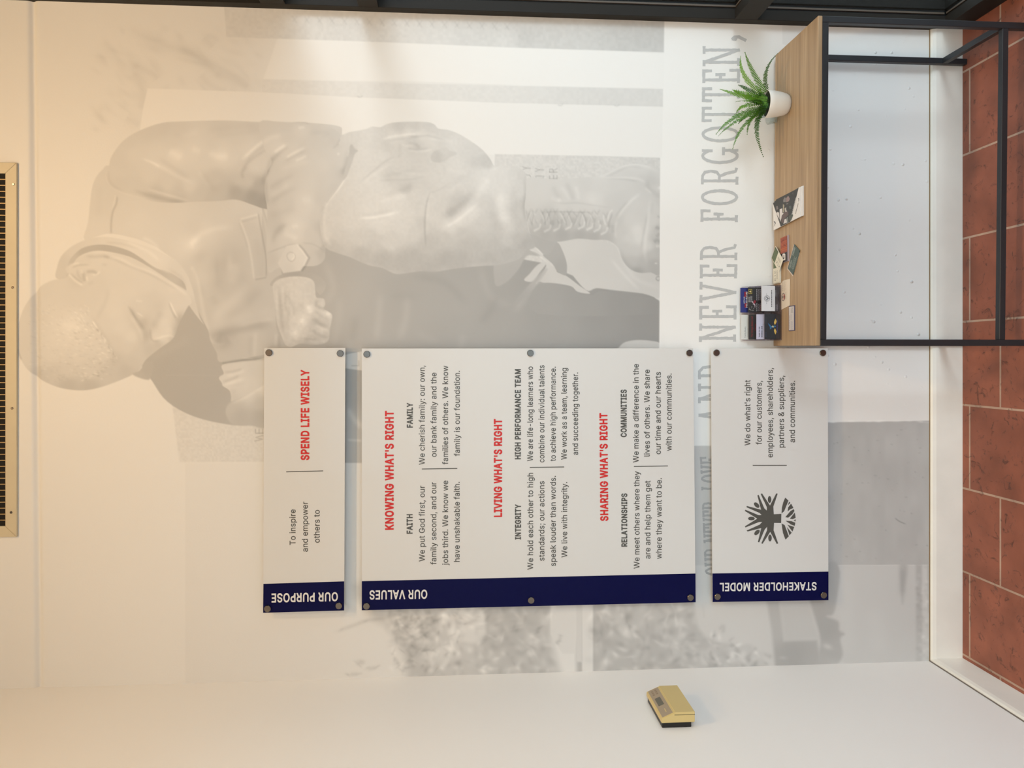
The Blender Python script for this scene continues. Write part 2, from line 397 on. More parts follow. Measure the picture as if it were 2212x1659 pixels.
# ------------------------------------------------------------------ materials
M = {}
M['wall'] = mat('painted_plaster', rgb(249, 245, 238), 0.55, bump=0.10, bscale=160)
M['ceiling'] = mat('ceiling_paint', rgb(228, 222, 212), 0.7, bump=0.1, bscale=90)
M['trim'] = mat('gloss_trim_paint', rgb(243, 239, 228), 0.38, vary=0.03, vscale=9, bump=0.05, bscale=60)
M['black_alu'] = mat('dark_bronze_aluminium', rgb(40, 37, 33), 0.5, bump=0.02, bscale=300, spec=0.15)
M['groove'] = mat('black_rubber', rgb(14, 14, 14), 0.7)
M['gasket'] = mat('brown_gasket', rgb(88, 76, 64), 0.5)
M['glass'] = glass_mat('clear_glass')
M['tinted_glass'] = glass_mat('lightly_tinted_glass', (0.87, 0.88, 0.88, 1))  # tint added to dim the daylight through the side panes
M['black_steel'] = mat('black_powder_coat', rgb(37, 38, 41), 0.42, bump=0.06, bscale=700)
M['white_acrylic'] = mat('white_acrylic', rgb(216, 215, 211), 0.25, coat=0.12)
M['navy'] = mat('navy_vinyl', rgb(2, 4, 60), 0.35, spec=0.12)
M['red_ink'] = mat('red_print', rgb(206, 28, 18), 0.4)
M['grey_ink'] = mat('grey_print', rgb(80, 79, 73), 0.4)
M['white_ink'] = mat('white_print', rgb(226, 224, 220), 0.4)
M['steel'] = mat('brushed_steel', rgb(116, 108, 100), 0.24, metal=1.0, bump=0.03, bscale=900)
M['beige_metal'] = mat('beige_enamel', rgb(206, 193, 163), 0.42, vary=0.02, vscale=20)
M['vent_shade'] = mat('vent_shade_black', rgb(16, 15, 13), 0.8)  # near-black colour painted as the shade inside the vent
M['fin'] = mat('grille_fin', rgb(178, 152, 108), 0.45, metal=0.3)

def tile_mat():
    m, nt, p = new_mat('terracotta_tile')
    L = nt.links.new
    tc = nt.nodes.new('ShaderNodeTexCoord')
    sx = nt.nodes.new('ShaderNodeSeparateXYZ')
    L(tc.outputs['Object'], sx.inputs[0])
    cb = nt.nodes.new('ShaderNodeCombineXYZ')
    ay = nt.nodes.new('ShaderNodeMath'); ay.operation = 'ADD'; ay.inputs[1].default_value = 0.05 + 0.298 * 20
    ax = nt.nodes.new('ShaderNodeMath'); ax.operation = 'ADD'; ax.inputs[1].default_value = 0.763 + 0.298 * 20
    L(sx.outputs['Y'], ay.inputs[0]); L(sx.outputs['X'], ax.inputs[0])
    L(ay.outputs[0], cb.inputs['X']); L(ax.outputs[0], cb.inputs['Y'])
    br = nt.nodes.new('ShaderNodeTexBrick')
    br.offset = 0.5; br.offset_frequency = 2
    br.inputs['Scale'].default_value = 1.0
    br.inputs['Brick Width'].default_value = 0.298
    br.inputs['Row Height'].default_value = 0.298
    br.inputs['Mortar Size'].default_value = 0.0042
    br.inputs['Mortar Smooth'].default_value = 0.25
    br.inputs['Bias'].default_value = 0.0
    br.inputs['Color1'].default_value = rgb(158, 93, 70)
    br.inputs['Color2'].default_value = rgb(142, 82, 62)
    br.inputs['Mortar'].default_value = rgb(188, 158, 138)
    L(cb.outputs[0], br.inputs['Vector'])
    n1 = nt.nodes.new('ShaderNodeTexNoise'); n1.inputs['Scale'].default_value = 7; n1.inputs['Detail'].default_value = 6
    L(tc.outputs['Object'], n1.inputs['Vector'])
    r1 = nt.nodes.new('ShaderNodeMapRange'); r1.inputs['From Min'].default_value = 0.3; r1.inputs['From Max'].default_value = 0.7
    r1.inputs['To Min'].default_value = 0.72; r1.inputs['To Max'].default_value = 1.25
    L(n1.outputs['Fac'], r1.inputs['Value'])
    mul = nt.nodes.new('ShaderNodeVectorMath'); mul.operation = 'SCALE'
    L(br.outputs['Color'], mul.inputs[0]); L(r1.outputs['Result'], mul.inputs['Scale'])
    # dark pits and scratches in the clay
    n2 = nt.nodes.new('ShaderNodeTexNoise'); n2.inputs['Scale'].default_value = 26; n2.inputs['Detail'].default_value = 9; n2.inputs['Roughness'].default_value = 0.7
    n2.inputs['Distortion'].default_value = 1.2
    L(tc.outputs['Object'], n2.inputs['Vector'])
    r2 = nt.nodes.new('ShaderNodeMapRange'); r2.inputs['From Min'].default_value = 0.57; r2.inputs['From Max'].default_value = 0.66
    r2.inputs['To Min'].default_value = 0.0; r2.inputs['To Max'].default_value = 0.65
    L(n2.outputs['Fac'], r2.inputs['Value'])
    mx = nt.nodes.new('ShaderNodeMixRGB'); mx.inputs['Color2'].default_value = rgb(62, 36, 28)
    L(r2.outputs['Result'], mx.inputs['Fac']); L(mul.outputs['Vector'], mx.inputs['Color1'])
    L(mx.outputs[0], p.inputs['Base Color'])
    p.inputs['Roughness'].default_value = 0.55
    ad = nt.nodes.new('ShaderNodeMath'); ad.operation = 'ADD'
    mm = nt.nodes.new('ShaderNodeMath'); mm.operation = 'MULTIPLY'; mm.inputs[1].default_value = 1.6
    L(br.outputs['Fac'], mm.inputs[0]); L(mm.outputs[0], ad.inputs[0]); L(r2.outputs['Result'], ad.inputs[1])
    b = nt.nodes.new('ShaderNodeBump'); b.inputs['Strength'].default_value = 0.5; b.inputs['Distance'].default_value = 0.003; b.invert = True
    L(ad.outputs[0], b.inputs['Height']); L(b.outputs['Normal'], p.inputs['Normal'])
    return m
M['tile'] = tile_mat()

def mural_mat():
    m, nt, p = new_mat('printed_wallpaper')
    L = nt.links.new
    at = nt.nodes.new('ShaderNodeAttribute'); at.attribute_name = 'ink'
    sc = nt.nodes.new('ShaderNodeVectorMath'); sc.operation = 'SCALE'
    sc.inputs[0].default_value = rgb(238, 236, 231)[:3]
    L(at.outputs['Fac'], sc.inputs['Scale']); L(sc.outputs['Vector'], p.inputs['Base Color'])
    p.inputs['Roughness'].default_value = 0.5
    tc = nt.nodes.new('ShaderNodeTexCoord')
    n = nt.nodes.new('ShaderNodeTexNoise'); n.inputs['Scale'].default_value = 150; n.inputs['Detail'].default_value = 2
    v = nt.nodes.new('ShaderNodeTexVoronoi'); v.inputs['Scale'].default_value = 25; v.inputs['Randomness'].default_value = 1.0
    r = nt.nodes.new('ShaderNodeMapRange'); r.inputs['From Min'].default_value = 0.0; r.inputs['From Max'].default_value = 0.16
    r.inputs['To Min'].default_value = 1.0; r.inputs['To Max'].default_value = 0.0
    # plaster bumps show through mostly near the floor
    sx = nt.nodes.new('ShaderNodeSeparateXYZ')
    rz = nt.nodes.new('ShaderNodeMapRange'); rz.inputs['From Min'].default_value = 0.62; rz.inputs['From Max'].default_value = 0.75
    rz.inputs['To Min'].default_value = 1.0; rz.inputs['To Max'].default_value = 0.0
    mu = nt.nodes.new('ShaderNodeMath'); mu.operation = 'MULTIPLY'
    n3 = nt.nodes.new('ShaderNodeTexNoise'); n3.inputs['Scale'].default_value = 17
    r3 = nt.nodes.new('ShaderNodeMapRange'); r3.inputs['From Min'].default_value = 0.42; r3.inputs['From Max'].default_value = 0.52
    mu2 = nt.nodes.new('ShaderNodeMath'); mu2.operation = 'MULTIPLY'
    L(tc.outputs['Object'], n.inputs['Vector']); L(tc.outputs['Object'], v.inputs['Vector']); L(tc.outputs['Object'], sx.inputs[0]); L(tc.outputs['Object'], n3.inputs['Vector'])
    L(v.outputs['Distance'], r.inputs['Value']); L(sx.outputs['Z'], rz.inputs['Value']); L(n3.outputs['Fac'], r3.inputs['Value'])
    L(r.outputs['Result'], mu.inputs[0]); L(rz.outputs['Result'], mu.inputs[1])
    rx = nt.nodes.new('ShaderNodeMapRange'); rx.inputs['From Min'].default_value = -0.12; rx.inputs['From Max'].default_value = 0.06
    rx.inputs['To Min'].default_value = 0.1; rx.inputs['To Max'].default_value = 1.0
    mu3 = nt.nodes.new('ShaderNodeMath'); mu3.operation = 'MULTIPLY'
    L(sx.outputs['X'], rx.inputs['Value']); L(r3.outputs['Result'], mu3.inputs[0]); L(rx.outputs['Result'], mu3.inputs[1])
    L(mu.outputs[0], mu2.inputs[0]); L(mu3.outputs[0], mu2.inputs[1])
    b1 = nt.nodes.new('ShaderNodeBump'); b1.inputs['Strength'].default_value = 0.10; b1.inputs['Distance'].default_value = 0.002
    b2 = nt.nodes.new('ShaderNodeBump'); b2.inputs['Strength'].default_value = 0.8; b2.inputs['Distance'].default_value = 0.006
    L(n.outputs['Fac'], b1.inputs['Height']); L(mu2.outputs[0], b2.inputs['Height']); L(b1.outputs['Normal'], b2.inputs['Normal'])
    L(b2.outputs['Normal'], p.inputs['Normal'])
    return m
M['mural'] = mural_mat()

# ------------------------------------------------------------------ room
XL, XR, YF, ZC = -1.088, 1.180, -3.7, 4.1
struct('floor', boxes(((XL - 0.12, YF - 0.1, -0.1), (XR + 0.14, 0.15, 0.0))), M['tile'], 'red-brown terracotta tile floor')
struct('ceiling', boxes(((XL - 0.12, YF - 0.1, ZC), (XR + 0.14, 0.15, ZC + 0.1))), M['ceiling'], 'plain pale ceiling')
struct('wall_back', boxes(((XL - 0.12, 0.012, 0), (XR + 0.14, 0.15, ZC))), M['wall'], 'wall behind the printed mural')
struct('wall_left', boxes(((XL - 0.12, YF - 0.1, 0), (XL, 0.012, ZC))), M['wall'], 'plain off-white side wall carrying the thermostat')
DL, DR, DT = -1.0, 1.12, 3.0       # unseen glazed entrance behind the photographer, added and enlarged for frontal daylight
bm = boxes(((XL, YF - 0.1, 0), (DL, YF, ZC)), ((DR, YF - 0.1, 0), (XR + 0.14, YF, ZC)), ((DL, YF - 0.1, DT), (DR, YF, ZC)))
struct('wall_front', bm, M['wall'], 'wall behind the photographer')
bm = boxes(((DL, YF - 0.08, 0), (DL + 0.05, YF - 0.02, DT)), ((DR - 0.05, YF - 0.08, 0), (DR, YF - 0.02, DT)), ((DL + 0.05, YF - 0.08, DT - 0.06), (DR - 0.05, YF - 0.02, DT)),
           ((DL + 0.05, YF - 0.08, 2.2), (DR - 0.05, YF - 0.02, 2.26)), ((DL + 0.05, YF - 0.08, 0.0), (DR - 0.05, YF - 0.02, 0.2)), ((0.38, YF - 0.08, 0.2), (0.44, YF - 0.02, 2.2)), bev=0.002)
dr = struct('door_1', bm, M['black_alu'], 'unseen dark framed glass entrance behind the photographer, added for frontal daylight')
struct('door_pane', boxes(((DL + 0.045, YF - 0.052, 0.19), (0.385, YF - 0.046, 2.205)), ((0.435, YF - 0.052, 0.19), (DR - 0.045, YF - 0.046, 2.205)), ((DL + 0.045, YF - 0.052, 2.255), (DR - 0.045, YF - 0.046, DT - 0.055))), M['glass'], parent=dr)

def profile_run(path_a, path_b, prof, closed=True):
    """extrude a 2D profile (list of (out, up)) from frame a to frame b; frame = (origin, out, up)"""
    bm = bmesh.new()
    ring = []
    for o, out, up in (path_a, path_b):
        ring.append([bm.verts.new(Vector(o) + Vector(out) * p[0] + Vector(up) * p[1]) for p in prof])
    n = len(prof)
    fs = []
    for i in range(n):
        fs.append(bm.faces.new((ring[0][i], ring[0][(i + 1) % n], ring[1][(i + 1) % n], ring[1][i])))
    fs.append(bm.faces.new(ring[0][::-1])); fs.append(bm.faces.new(ring[1]))
    bmesh.ops.recalc_face_normals(bm, faces=fs)
    return bm
BP = [(0, 0.0), (0.013, 0.0), (0.013, 0.098), (0.010, 0.110), (0.005, 0.115), (0, 0.115)]
struct('baseboard_back', profile_run(((XL, 0, 0), (0, -1, 0), (0, 0, 1)), ((XR, 0, 0), (0, -1, 0), (0, 0, 1)), BP), M['trim'], 'cream baseboard under the mural')
struct('baseboard_left', profile_run(((XL, 0, 0), (1, 0, 0), (0, 0, 1)), ((XL, YF, 0), (1, 0, 0), (0, 0, 1)), BP), M['trim'], 'cream baseboard along the side wall')
# dark caulk gap on top of the back baseboard
struct('trim_1', boxes(((XL, -0.0035, 0.1145), (XR, 0.0, 0.1172))), mat('aged_caulk', rgb(150, 128, 96), 0.8), 'brown caulk line on top of the baseboard')
struct('trim_2', boxes(((XL, YF, 0.1145), (XL + 0.003, -0.004, 0.1180))), mat('grey_caulk', rgb(120, 112, 104), 0.8), 'grey gap line on top of the side baseboard')

# storefront glazing on the right
W0, W1 = XR, XR + 0.11
ZH = 2.38      # head of the glazing; unseen solid panel added above to block high daylight
bmf = bmesh.new()
box(bmf, (W0, -0.034, 0), (W0 + 0.036, 0.012, ZC), bev=0.0012, seg=1)          # wall jamb, room half
box(bmf, (W0 + 0.036, -0.026, 0), (W0 + 0.060, 0.012, ZC), mi=1)               # glazing pocket
box(bmf, (W0 + 0.044, -0.031, 0.08), (W0 + 0.050, -0.026, ZC), mi=2)            # brown gasket
box(bmf, (W0 + 0.060, -0.034, 0), (W1, 0.012, ZC), bev=0.0012, seg=1)          # wall jamb, street half
YV = (-1.28, -2.52, -3.62)
for yv in YV:
    box(bmf, (W0, yv - 0.025, 0.08), (W1, yv + 0.025, ZC), bev=0.0012, seg=1)
ends = [-0.034] + list(YV)
for z0, z1 in ((0.0, 0.080), (0.765, 0.845), (2.073, 2.139), (ZH, ZH + 0.08)):
    for k in range(3):
        ya, yb = ends[k] - (0 if k == 0 else 0.025), ends[k + 1] + 0.025
        box(bmf, (W0, yb, z0), (W0 + 0.036, ya, z1), bev=0.0012, seg=1)
        box(bmf, (W0 + 0.036, yb, z0 + (0 if z0 == 0 else 0.008)), (W0 + 0.060, ya, z1 - 0.008), mi=1)
        box(bmf, (W0 + 0.060, yb, z0), (W1, ya, z1), bev=0.0012, seg=1)
        box(bmf, (W0 + 0.044, yb, z1 - 0.008), (W0 + 0.050, ya, z1 - 0.003), mi=2)
box(bmf, (W0 + 0.037, YV[2], ZH + 0.08), (W1 - 0.01, -0.034, ZC))  # unseen header panel, added to keep daylight off the upper wall
win = struct('window_1', bmf, [M['black_alu'], M['groove'], M['gasket']], 'dark bronze aluminium storefront frame beside the mural')
bmg = bmesh.new()
for z0, z1 in ((0.072, 0.773), (0.837, 2.081), (2.131, ZH + 0.008)):
    for k in range(3):
        ya, yb = (ends[k] - (-0.008 if k == 0 else 0.025)), ends[k + 1] + 0.025
        box(bmg, (W0 + 0.0475, yb, z0), (W0 + 0.0525, ya, z1))
struct('window_pane', bmg, M['tinted_glass'], parent=win)
struct('pavement', boxes(((XR + 0.14, -12, -0.16), (9, 5, -0.1)), ((-7, -12, -0.16), (XR + 0.14, YF - 0.1, -0.1))), mat('concrete_paving', rgb(196, 194, 190), 0.8, bump=0.2, bscale=40), 'pavement outside the glazing')
# ------------------------------------------------------------------ printed wallpaper mural
# The mural is one faded photograph printed on wallpaper; its ink is painted here as a tone per point of the paper.
CROP = {'P': (0, 0, 1.0), 'A': (20, 480, 4.367), 'B': (180, 240, 4.367), 'C': (360, 440, 4.367), 'D': (560, 240, 5.184), 'E': (780, 240, 4.366),
        'F': (1080, 310, 5.184), 'G': (680, 540, 2.911), 'H': (100, 20, 3.16), 'I': (360, 720, 5.027), 'J': (1780, 900, 3.073), 'K': (1260, 1280, 3.687), 'L': (700, 1300, 3.687)}
class Painter:
    def __init__(s, U, V):
        s.U, s.V = U, V
        s.T = np.full(U.shape, 0.97, np.float32)
        s.u_lo, s.u_hi = U.min(1), U.max(1)
        s.v_lo, s.v_hi = V.min(0), V.max(0)
        s.masks = {}
        s.rs = np.random.RandomState(7)
    def pts(s, c, pts, curve, closed):
        x0, y0, k = CROP[c]
        P = np.array([(x0 + x / k, y0 + y / k) for x, y in pts], np.float64)
        if not curve or len(P) < 3:
            return P
        n = len(P)
        out = []
        rng = range(n) if closed else range(n - 1)
        for i in rng:
            if closed:
                a, b, c_, d = P[(i - 1) % n], P[i], P[(i + 1) % n], P[(i + 2) % n]
            else:
                a, b, c_, d = P[max(i - 1, 0)], P[i], P[i + 1], P[min(i + 2, n - 1)]
            for t in (0, .25, .5, .75):
                out.append(0.5 * (2 * b + (c_ - a) * t + (2 * a - 5 * b + 4 * c_ - d) * t * t + (3 * b - a - 3 * c_ + d) * t ** 3))
        if not closed:
            out.append(P[-1])
        return np.array(out)
    def window(s, P, m):
        (u0, v0), (u1, v1) = P.min(0) - m, P.max(0) + m
        r = np.where((s.u_hi >= u0) & (s.u_lo <= u1))[0]
        c = np.where((s.v_hi >= v0) & (s.v_lo <= v1))[0]
        if not len(r) or not len(c):
            return None
        return slice(r[0], r[-1] + 1), slice(c[0], c[-1] + 1)
    @staticmethod
    def dist(P, u, v, closed):
        Q = np.roll(P, -1, 0) if closed else P[1:]
        A = P if closed else P[:-1]
        best = np.full(u.shape, 1e12, np.float32)
        par = np.zeros(u.shape, np.float32)
        inside = np.zeros(u.shape, bool)
        n = len(A)
        for i in range(n):
            ax, ay = A[i]; bx, by = Q[i]
            dx, dy = bx - ax, by - ay
            L = dx * dx + dy * dy + 1e-9
            t = np.clip(((u - ax) * dx + (v - ay) * dy) / L, 0, 1)
            d = (u - ax - t * dx) ** 2 + (v - ay - t * dy) ** 2
            k = d < best
            best = np.where(k, d, best)
            if closed:
                if ay != by:
                    inside ^= ((ay > v) != (by > v)) & (u < (bx - ax) * (v - ay) / (by - ay) + ax)
            else:
                par = np.where(k, (i + t) / n, par)
        return np.sqrt(best), (inside if closed else par)
    def fill(s, c, pts, tone, soft=1.5, a=1.0, curve=True, name=None, rim=None, within=None, power=2.0):
        P = s.pts(c, pts, curve, True)
        wdw = s.window(P, soft * 2 + 4)
        if wdw is None:
            return
        u, v = s.U[wdw], s.V[wdw]
        d, ins = s.dist(P, u, v, True)
        sd = np.where(ins, d, -d)
        m = np.clip(0.5 + sd / (2 * soft), 0, 1)
        m = m * m * (3 - 2 * m)
        if name:
            full = np.zeros(s.U.shape, np.float32)
            full[wdw] = m
            s.masks[name] = full
        if within:
            m = m * s.masks[within][wdw]
        if isinstance(tone, (list, tuple)):
            x0, y0, k = CROP[c]
            num = np.zeros(u.shape, np.float32); den = np.zeros(u.shape, np.float32)
            for q in tone:
                w_ = 1.0 / ((u - x0 - q[0] / k) ** 2 + (v - y0 - q[1] / k) ** 2 + 60.0) ** (power / 2 + 0.4)
                num += w_ * q[2]; den += w_
            tone = num / den
            if name in ('arm', 'fore', 'thigh', 'hand', 'torso', 'head', 'boot'):
                tone = np.where(tone > .925, .925 + (tone - .925) * .62, tone)      # faded print: soft highlights
        if rim:
            tone = tone + rim[1] * np.exp(-np.clip(sd, 0, None) / rim[0])
        s.T[wdw] += (tone - s.T[wdw]) * m * a
    def stroke(s, c, pts, w, d, within=None, curve=True, taper=0.5, side=0):
        P = s.pts(c, pts, curve, False)
        wdw = s.window(P, w * 2.6)
        if wdw is None:
            return
        u, v = s.U[wdw], s.V[wdw]
        dd, par = s.dist(P, u, v, False)
        g = np.exp(-(dd / w) ** 2)
        if taper:
            g *= np.clip(np.minimum(par, 1 - par) / (0.5 * taper) + 0.15, 0, 1)
        if within:
            g = g * s.masks[within][wdw]
        s.T[wdw] += d * g
    def spot(s, c, x, y, rx, ry, ang, d, within=None):
        x0, y0, k = CROP[c]
        cu, cv = x0 + x / k, y0 + y / k
        r = max(rx, ry) / k * 2.4
        wdw = s.window(np.array([(cu - r, cv - r), (cu + r, cv + r)]), 0)
        if wdw is None:
            return
        u, v = s.U[wdw] - cu, s.V[wdw] - cv
        a = math.radians(ang)
        p, q = u * math.cos(a) + v * math.sin(a), -u * math.sin(a) + v * math.cos(a)
        g = np.exp(-(p / (rx / k)) ** 2 - (q / (ry / k)) ** 2)
        if within:
            g = g * s.masks[within][wdw]
        s.T[wdw] += d * g
    def value_noise(s, cell, seed, su=1.0, sv=1.0):
        rs = np.random.RandomState(seed)
        g = rs.rand(260, 260).astype(np.float32)
        x = (s.U / (cell * su)) % 258; y = (s.V / (cell * sv) + 40) % 258
        x = np.clip(x, 0, 257.99); y = np.clip(y, 0, 257.99)
        i, j = x.astype(int), y.astype(int)
        fx, fy = x - i, y - j
        fx = fx * fx * (3 - 2 * fx); fy = fy * fy * (3 - 2 * fy)
        return (g[i, j] * (1 - fx) * (1 - fy) + g[i + 1, j] * fx * (1 - fy) + g[i, j + 1] * (1 - fx) * fy + g[i + 1, j + 1] * fx * fy) - 0.5
    def grain(s, name, cell, amt, seed, su=1.0, sv=1.0):
        s.T += s.masks[name] * s.value_noise(cell, seed, su, sv) * amt

def paint(p):
    F, K, O = p.fill, p.stroke, p.spot
    rs = p.rs
    # ---- sky and stone blocks behind
    F('P', [(1100, -60), (1436, -60), (1428, 760), (1424, 1000), (1100, 1000)], [(1120, 300, .985), (1400, 300, .985), (1120, 100, .985)], 60, curve=False)
    F('P', [(1434, -80), (2040, -80), (2040, 912), (1500, 1600), (1424, 1600), (1424, 760)], 1.0, 1.2, curve=False)
    for k in range(110):     # blurred twigs high up
        x, y = rs.uniform(330, 1480), rs.uniform(130, 820)
        if x < 640 or y < 560:
            O('H', x, y, rs.uniform(25, 70), rs.uniform(12, 30), rs.uniform(10, 60), -rs.uniform(.006, .022))
    for q in ([(560, 130), (760, 230), (960, 290), (1130, 370), (1300, 470), (1440, 570)], [(590, 370), (720, 440), (760, 480)], [(1050, 440), (1120, 520), (1240, 560)],
              [(900, 250), (1010, 310), (1110, 380), (1180, 470)], [(1070, 190), (1140, 260)], [(540, 740), (640, 790)], [(1150, 430), (1290, 490), (1380, 540)], [(600, 420), (660, 560), (640, 690)]):
        K('H', q, 13, -.017, taper=.3)
        K('H', q, 6, -.012, taper=.3)
    F('P', [(600, 82), (900, 92), (1434, 116), (1434, 196), (900, 176), (568, 172)], [(650, 130, .995), (1400, 160, .995)], 2.2, curve=False)              # pale block face
    F('P', [(480, -40), (1436, -40), (1434, 113), (1114, 103), (800, 90), (489, 80)], [(520, 60, .925), (900, 80, .925), (1100, 90, .915), (1112, 80, .89), (1125, 80, .855), (1430, 90, .84)], 1.6, curve=False, name='strip1', power=3)
    F('P', [(1112, -40), (1436, -40), (1434, 113), (1114, 103)], -.0, 5, a=0)
    F('P', [(566, 171), (900, 181), (1432, 192), (1432, 231), (1100, 223), (760, 210), (566, 200)], [(600, 185, .955), (1000, 200, .94), (1400, 215, .915)], 1.6, curve=False, name='strip2')
    F('P', [(319, 191), (560, 199), (760, 210), (1100, 223), (1432, 231), (1430, 341), (1200, 335), (700, 330), (300, 300), (308, 240)], [(330, 220, 1.0), (700, 240, .99), (1400, 280, .985)], 1.6, curve=False)
    for x, y in ((778, 207), (1211, 225), (1333, 226)):
        K('P', [(x - 7, y + 1), (x, y + 3), (x + 6, y - 1)], 1.8, -.06)
    p.grain('strip1', 6, .03, 3); p.grain('strip2', 6, .02, 4)
    for k, ch in enumerate('YSDLDENELVDEEWNELZ'):     # worn engraved letters along the stone edge
        if ch != ' ':
            x = 632 + 27 * k
            K('P', [(x, 36 + .035 * (x - 632)), (x + 8, 48 + .035 * (x - 632))], 2.2, -.035, taper=0)
            K('P', [(x + 9, 36 + .035 * (x - 632)), (x + 1, 46 + .035 * (x - 632))], 2.0, -.03, taper=0)
    F('P', [(1069, 333), (1300, 337), (1432, 341), (1430, 760), (1060, 760)], [(1080, 350, .915), (1300, 350, .905), (1400, 380, .88), (1300, 600, .9)], 1.5, curve=False, name='granite')
    p.grain('granite', 4, .045, 5)
    # letters cut in the granite
    for seg in ([(256, 262), (294, 276), (256, 292)], [(294, 276), (342, 278)], [(270, 350), (330, 352), (345, 375)], [(398, 280), (440, 295), (398, 312)], [(440, 295), (490, 297)],
                [(400, 372), (410, 390), (480, 390), (492, 365), (400, 365)], [(556, 320), (640, 320)], [(556, 320), (556, 290), (590, 285), (600, 318)], [(600, 300), (640, 280)],
                [(556, 395), (556, 365)], [(556, 393), (635, 393)], [(600, 392), (600, 362)], [(640, 392), (640, 360)]):
        K('F', seg, 1.3, -.10, curve=False, taper=0)
    # ---- block behind at lower left, its engraved letters
    F('I', [(60, 780), (700, 780), (2300, 780), (2300, 1398), (140, 1398)], [(200, 1200, .93), (600, 1100, .925), (900, 1300, .92), (2050, 1250, .87), (2050, 900, .86)], 3, curve=False, name='block')
    p.grain('block', 4, .035, 6)
    for seg in ([(960, 1170), (1040, 1150), (970, 1130), (1045, 1110)], [(1045, 1085), (965, 1085), (965, 1045)], [(1005, 1083), (1005, 1045)], [(1043, 1083), (1043, 1040)]):
        K('I', seg, 1.4, -.12, curve=False, taper=0)
    # ---- the dark mass under and behind the figure
    dark = [(300, 640), (420, 640), (560, 700), (600, 540), (690, 515), (760, 540), (900, 560), (1130, 560), (1250, 600), (1426, 655), (1426, 1000), (1000, 1000), (740, 1000), (600, 925), (500, 918), (420, 900), (362, 868), (330, 825), (300, 770)]
    F('P', dark, [(360, 700, .775), (340, 800, .765), (450, 850, .765), (500, 900, .775), (640, 700, .80), (740, 640, .79), (800, 720, .77), (900, 640, .755), (1000, 640, .75), (980, 720, .735),
                  (1080, 680, .73), (1200, 700, .70), (1300, 680, .675), (1400, 700, .655), (760, 960, .80), (760, 820, .73), (1200, 640, .70)], 1.8, name='dark')
    # folds in the dark trouser leg
    for q, d in (([(735, 640), (730, 700), (720, 750)], .02), ([(822, 630), (818, 690), (812, 740)], .03), ([(880, 640), (876, 690), (862, 735)], .03), ([(890, 595), (960, 610), (1010, 660)], -.02),
                 ([(1075, 640), (1060, 670), (1035, 700)], -.02), ([(770, 680), (760, 740)], -.02), ([(1000, 720), (995, 755)], .02), ([(900, 720), (950, 740)], .015), ([(1035, 570), (1060, 640), (1110, 660)], .02),
                 ([(700, 560), (720, 620), (700, 660)], .025), ([(840, 640), (900, 640)], -.012), ([(1110, 675), (1160, 610)], .035)):
        K('P', q, 9, d)
    F('G', [(1910, 615), (1950, 580), (2030, 566), (2120, 572), (2168, 585), (2168, 625), (1910, 625)], .86, 1.5)
    # pale shirt tails low at the left between the signs
    F('P', [(738, 768), (760, 763), (795, 757), (795, 802), (770, 799), (742, 795)], [(760, 770, .9)], 1.5, curve=False)
    K('P', [(760, 790), (775, 790), (775, 780)], 1.3, -.1, curve=False, taper=0)
    K('P', [(750, 880), (765, 905), (785, 925)], 7, .07); K('P', [(748, 950), (785, 952)], 3, .07); K('P', [(746, 800), (748, 850)], 3, .05)
    # ---- background glimpsed between the legs
    F('F', [(-40, 1080), (200, 1020), (420, 1010), (560, 1060), (700, 1090), (700, 1200), (560, 1260), (420, 1260), (300, 1260), (200, 1420), (60, 1560), (-60, 1560)], [(0, 1300, .79), (300, 1120, .79), (500, 1120, .775), (120, 1450, .775)], 2.5)
    F('F', [(640, 1105), (680, 1085), (780, 1085), (880, 1068), (980, 1078), (1080, 1080), (1200, 1110), (1290, 1150), (1360, 1280), (1460, 1400), (1600, 1450), (1800, 1455), (1797, 1720), (1600, 1680),
            (1250, 1640), (1080, 1620), (960, 1640), (760, 1400), (740, 1300)], [(800, 1150, .9), (1000, 1400, .885), (1300, 1400, .885), (1700, 1580, .86), (900, 1500, .89)], 1.5, name='gap')
    F('F', [(330, 1190), (400, 1160), (500, 1260), (565, 1330), (560, 1360), (640, 1400), (640, 1440), (740, 1480), (900, 1600), (1010, 1680), (870, 1660), (800, 1600), (650, 1570), (520, 1560), (400, 1575), (460, 1480), (520, 1340), (420, 1230)],
      [(400, 1200, .90), (520, 1300, .89), (620, 1480, .88), (500, 1540, .87)], 1.4, name='gap2')
    F('F', [(270, 1530), (330, 1460), (420, 1360), (500, 1325), (520, 1345), (440, 1450), (370, 1545)], .88, 1.4)
    for q in ([(330, 1190), (420, 1240), (540, 1340)], [(400, 1170), (500, 1260), (560, 1330)]):
        K('F', q, 2.0, .04)
    K('F', [(1240, 1290), (1400, 1480), (1560, 1640)], 4, .03, 'gap'); K('F', [(1330, 1180), (1500, 1500), (1780, 1610)], 5, .02, 'gap')
    F('F', [(560, 1230), (640, 1110), (700, 1200), (745, 1330), (750, 1430), (730, 1478), (640, 1430), (590, 1350), (480, 1250)], [(600, 1200, .765), (700, 1400, .74)], 1.4)
    F('G', [(1395, 215), (1450, 208), (1520, 215), (1600, 240), (1660, 275), (1740, 285), (1780, 262), (1850, 262), (1900, 282), (2000, 290), (2100, 302), (2170, 322), (2170, 400), (1400, 400)], [(1450, 300, .72), (1700, 300, .70), (2000, 330, .675), (2150, 380, .66)], 1.3, a=.9)
    F('G', [(1245, 380), (1290, 320), (1380, 240), (1460, 130), (1440, 125), (1350, 215), (1260, 320)], [(1270, 350, .74), (1440, 140, .80)], 3, a=.8)

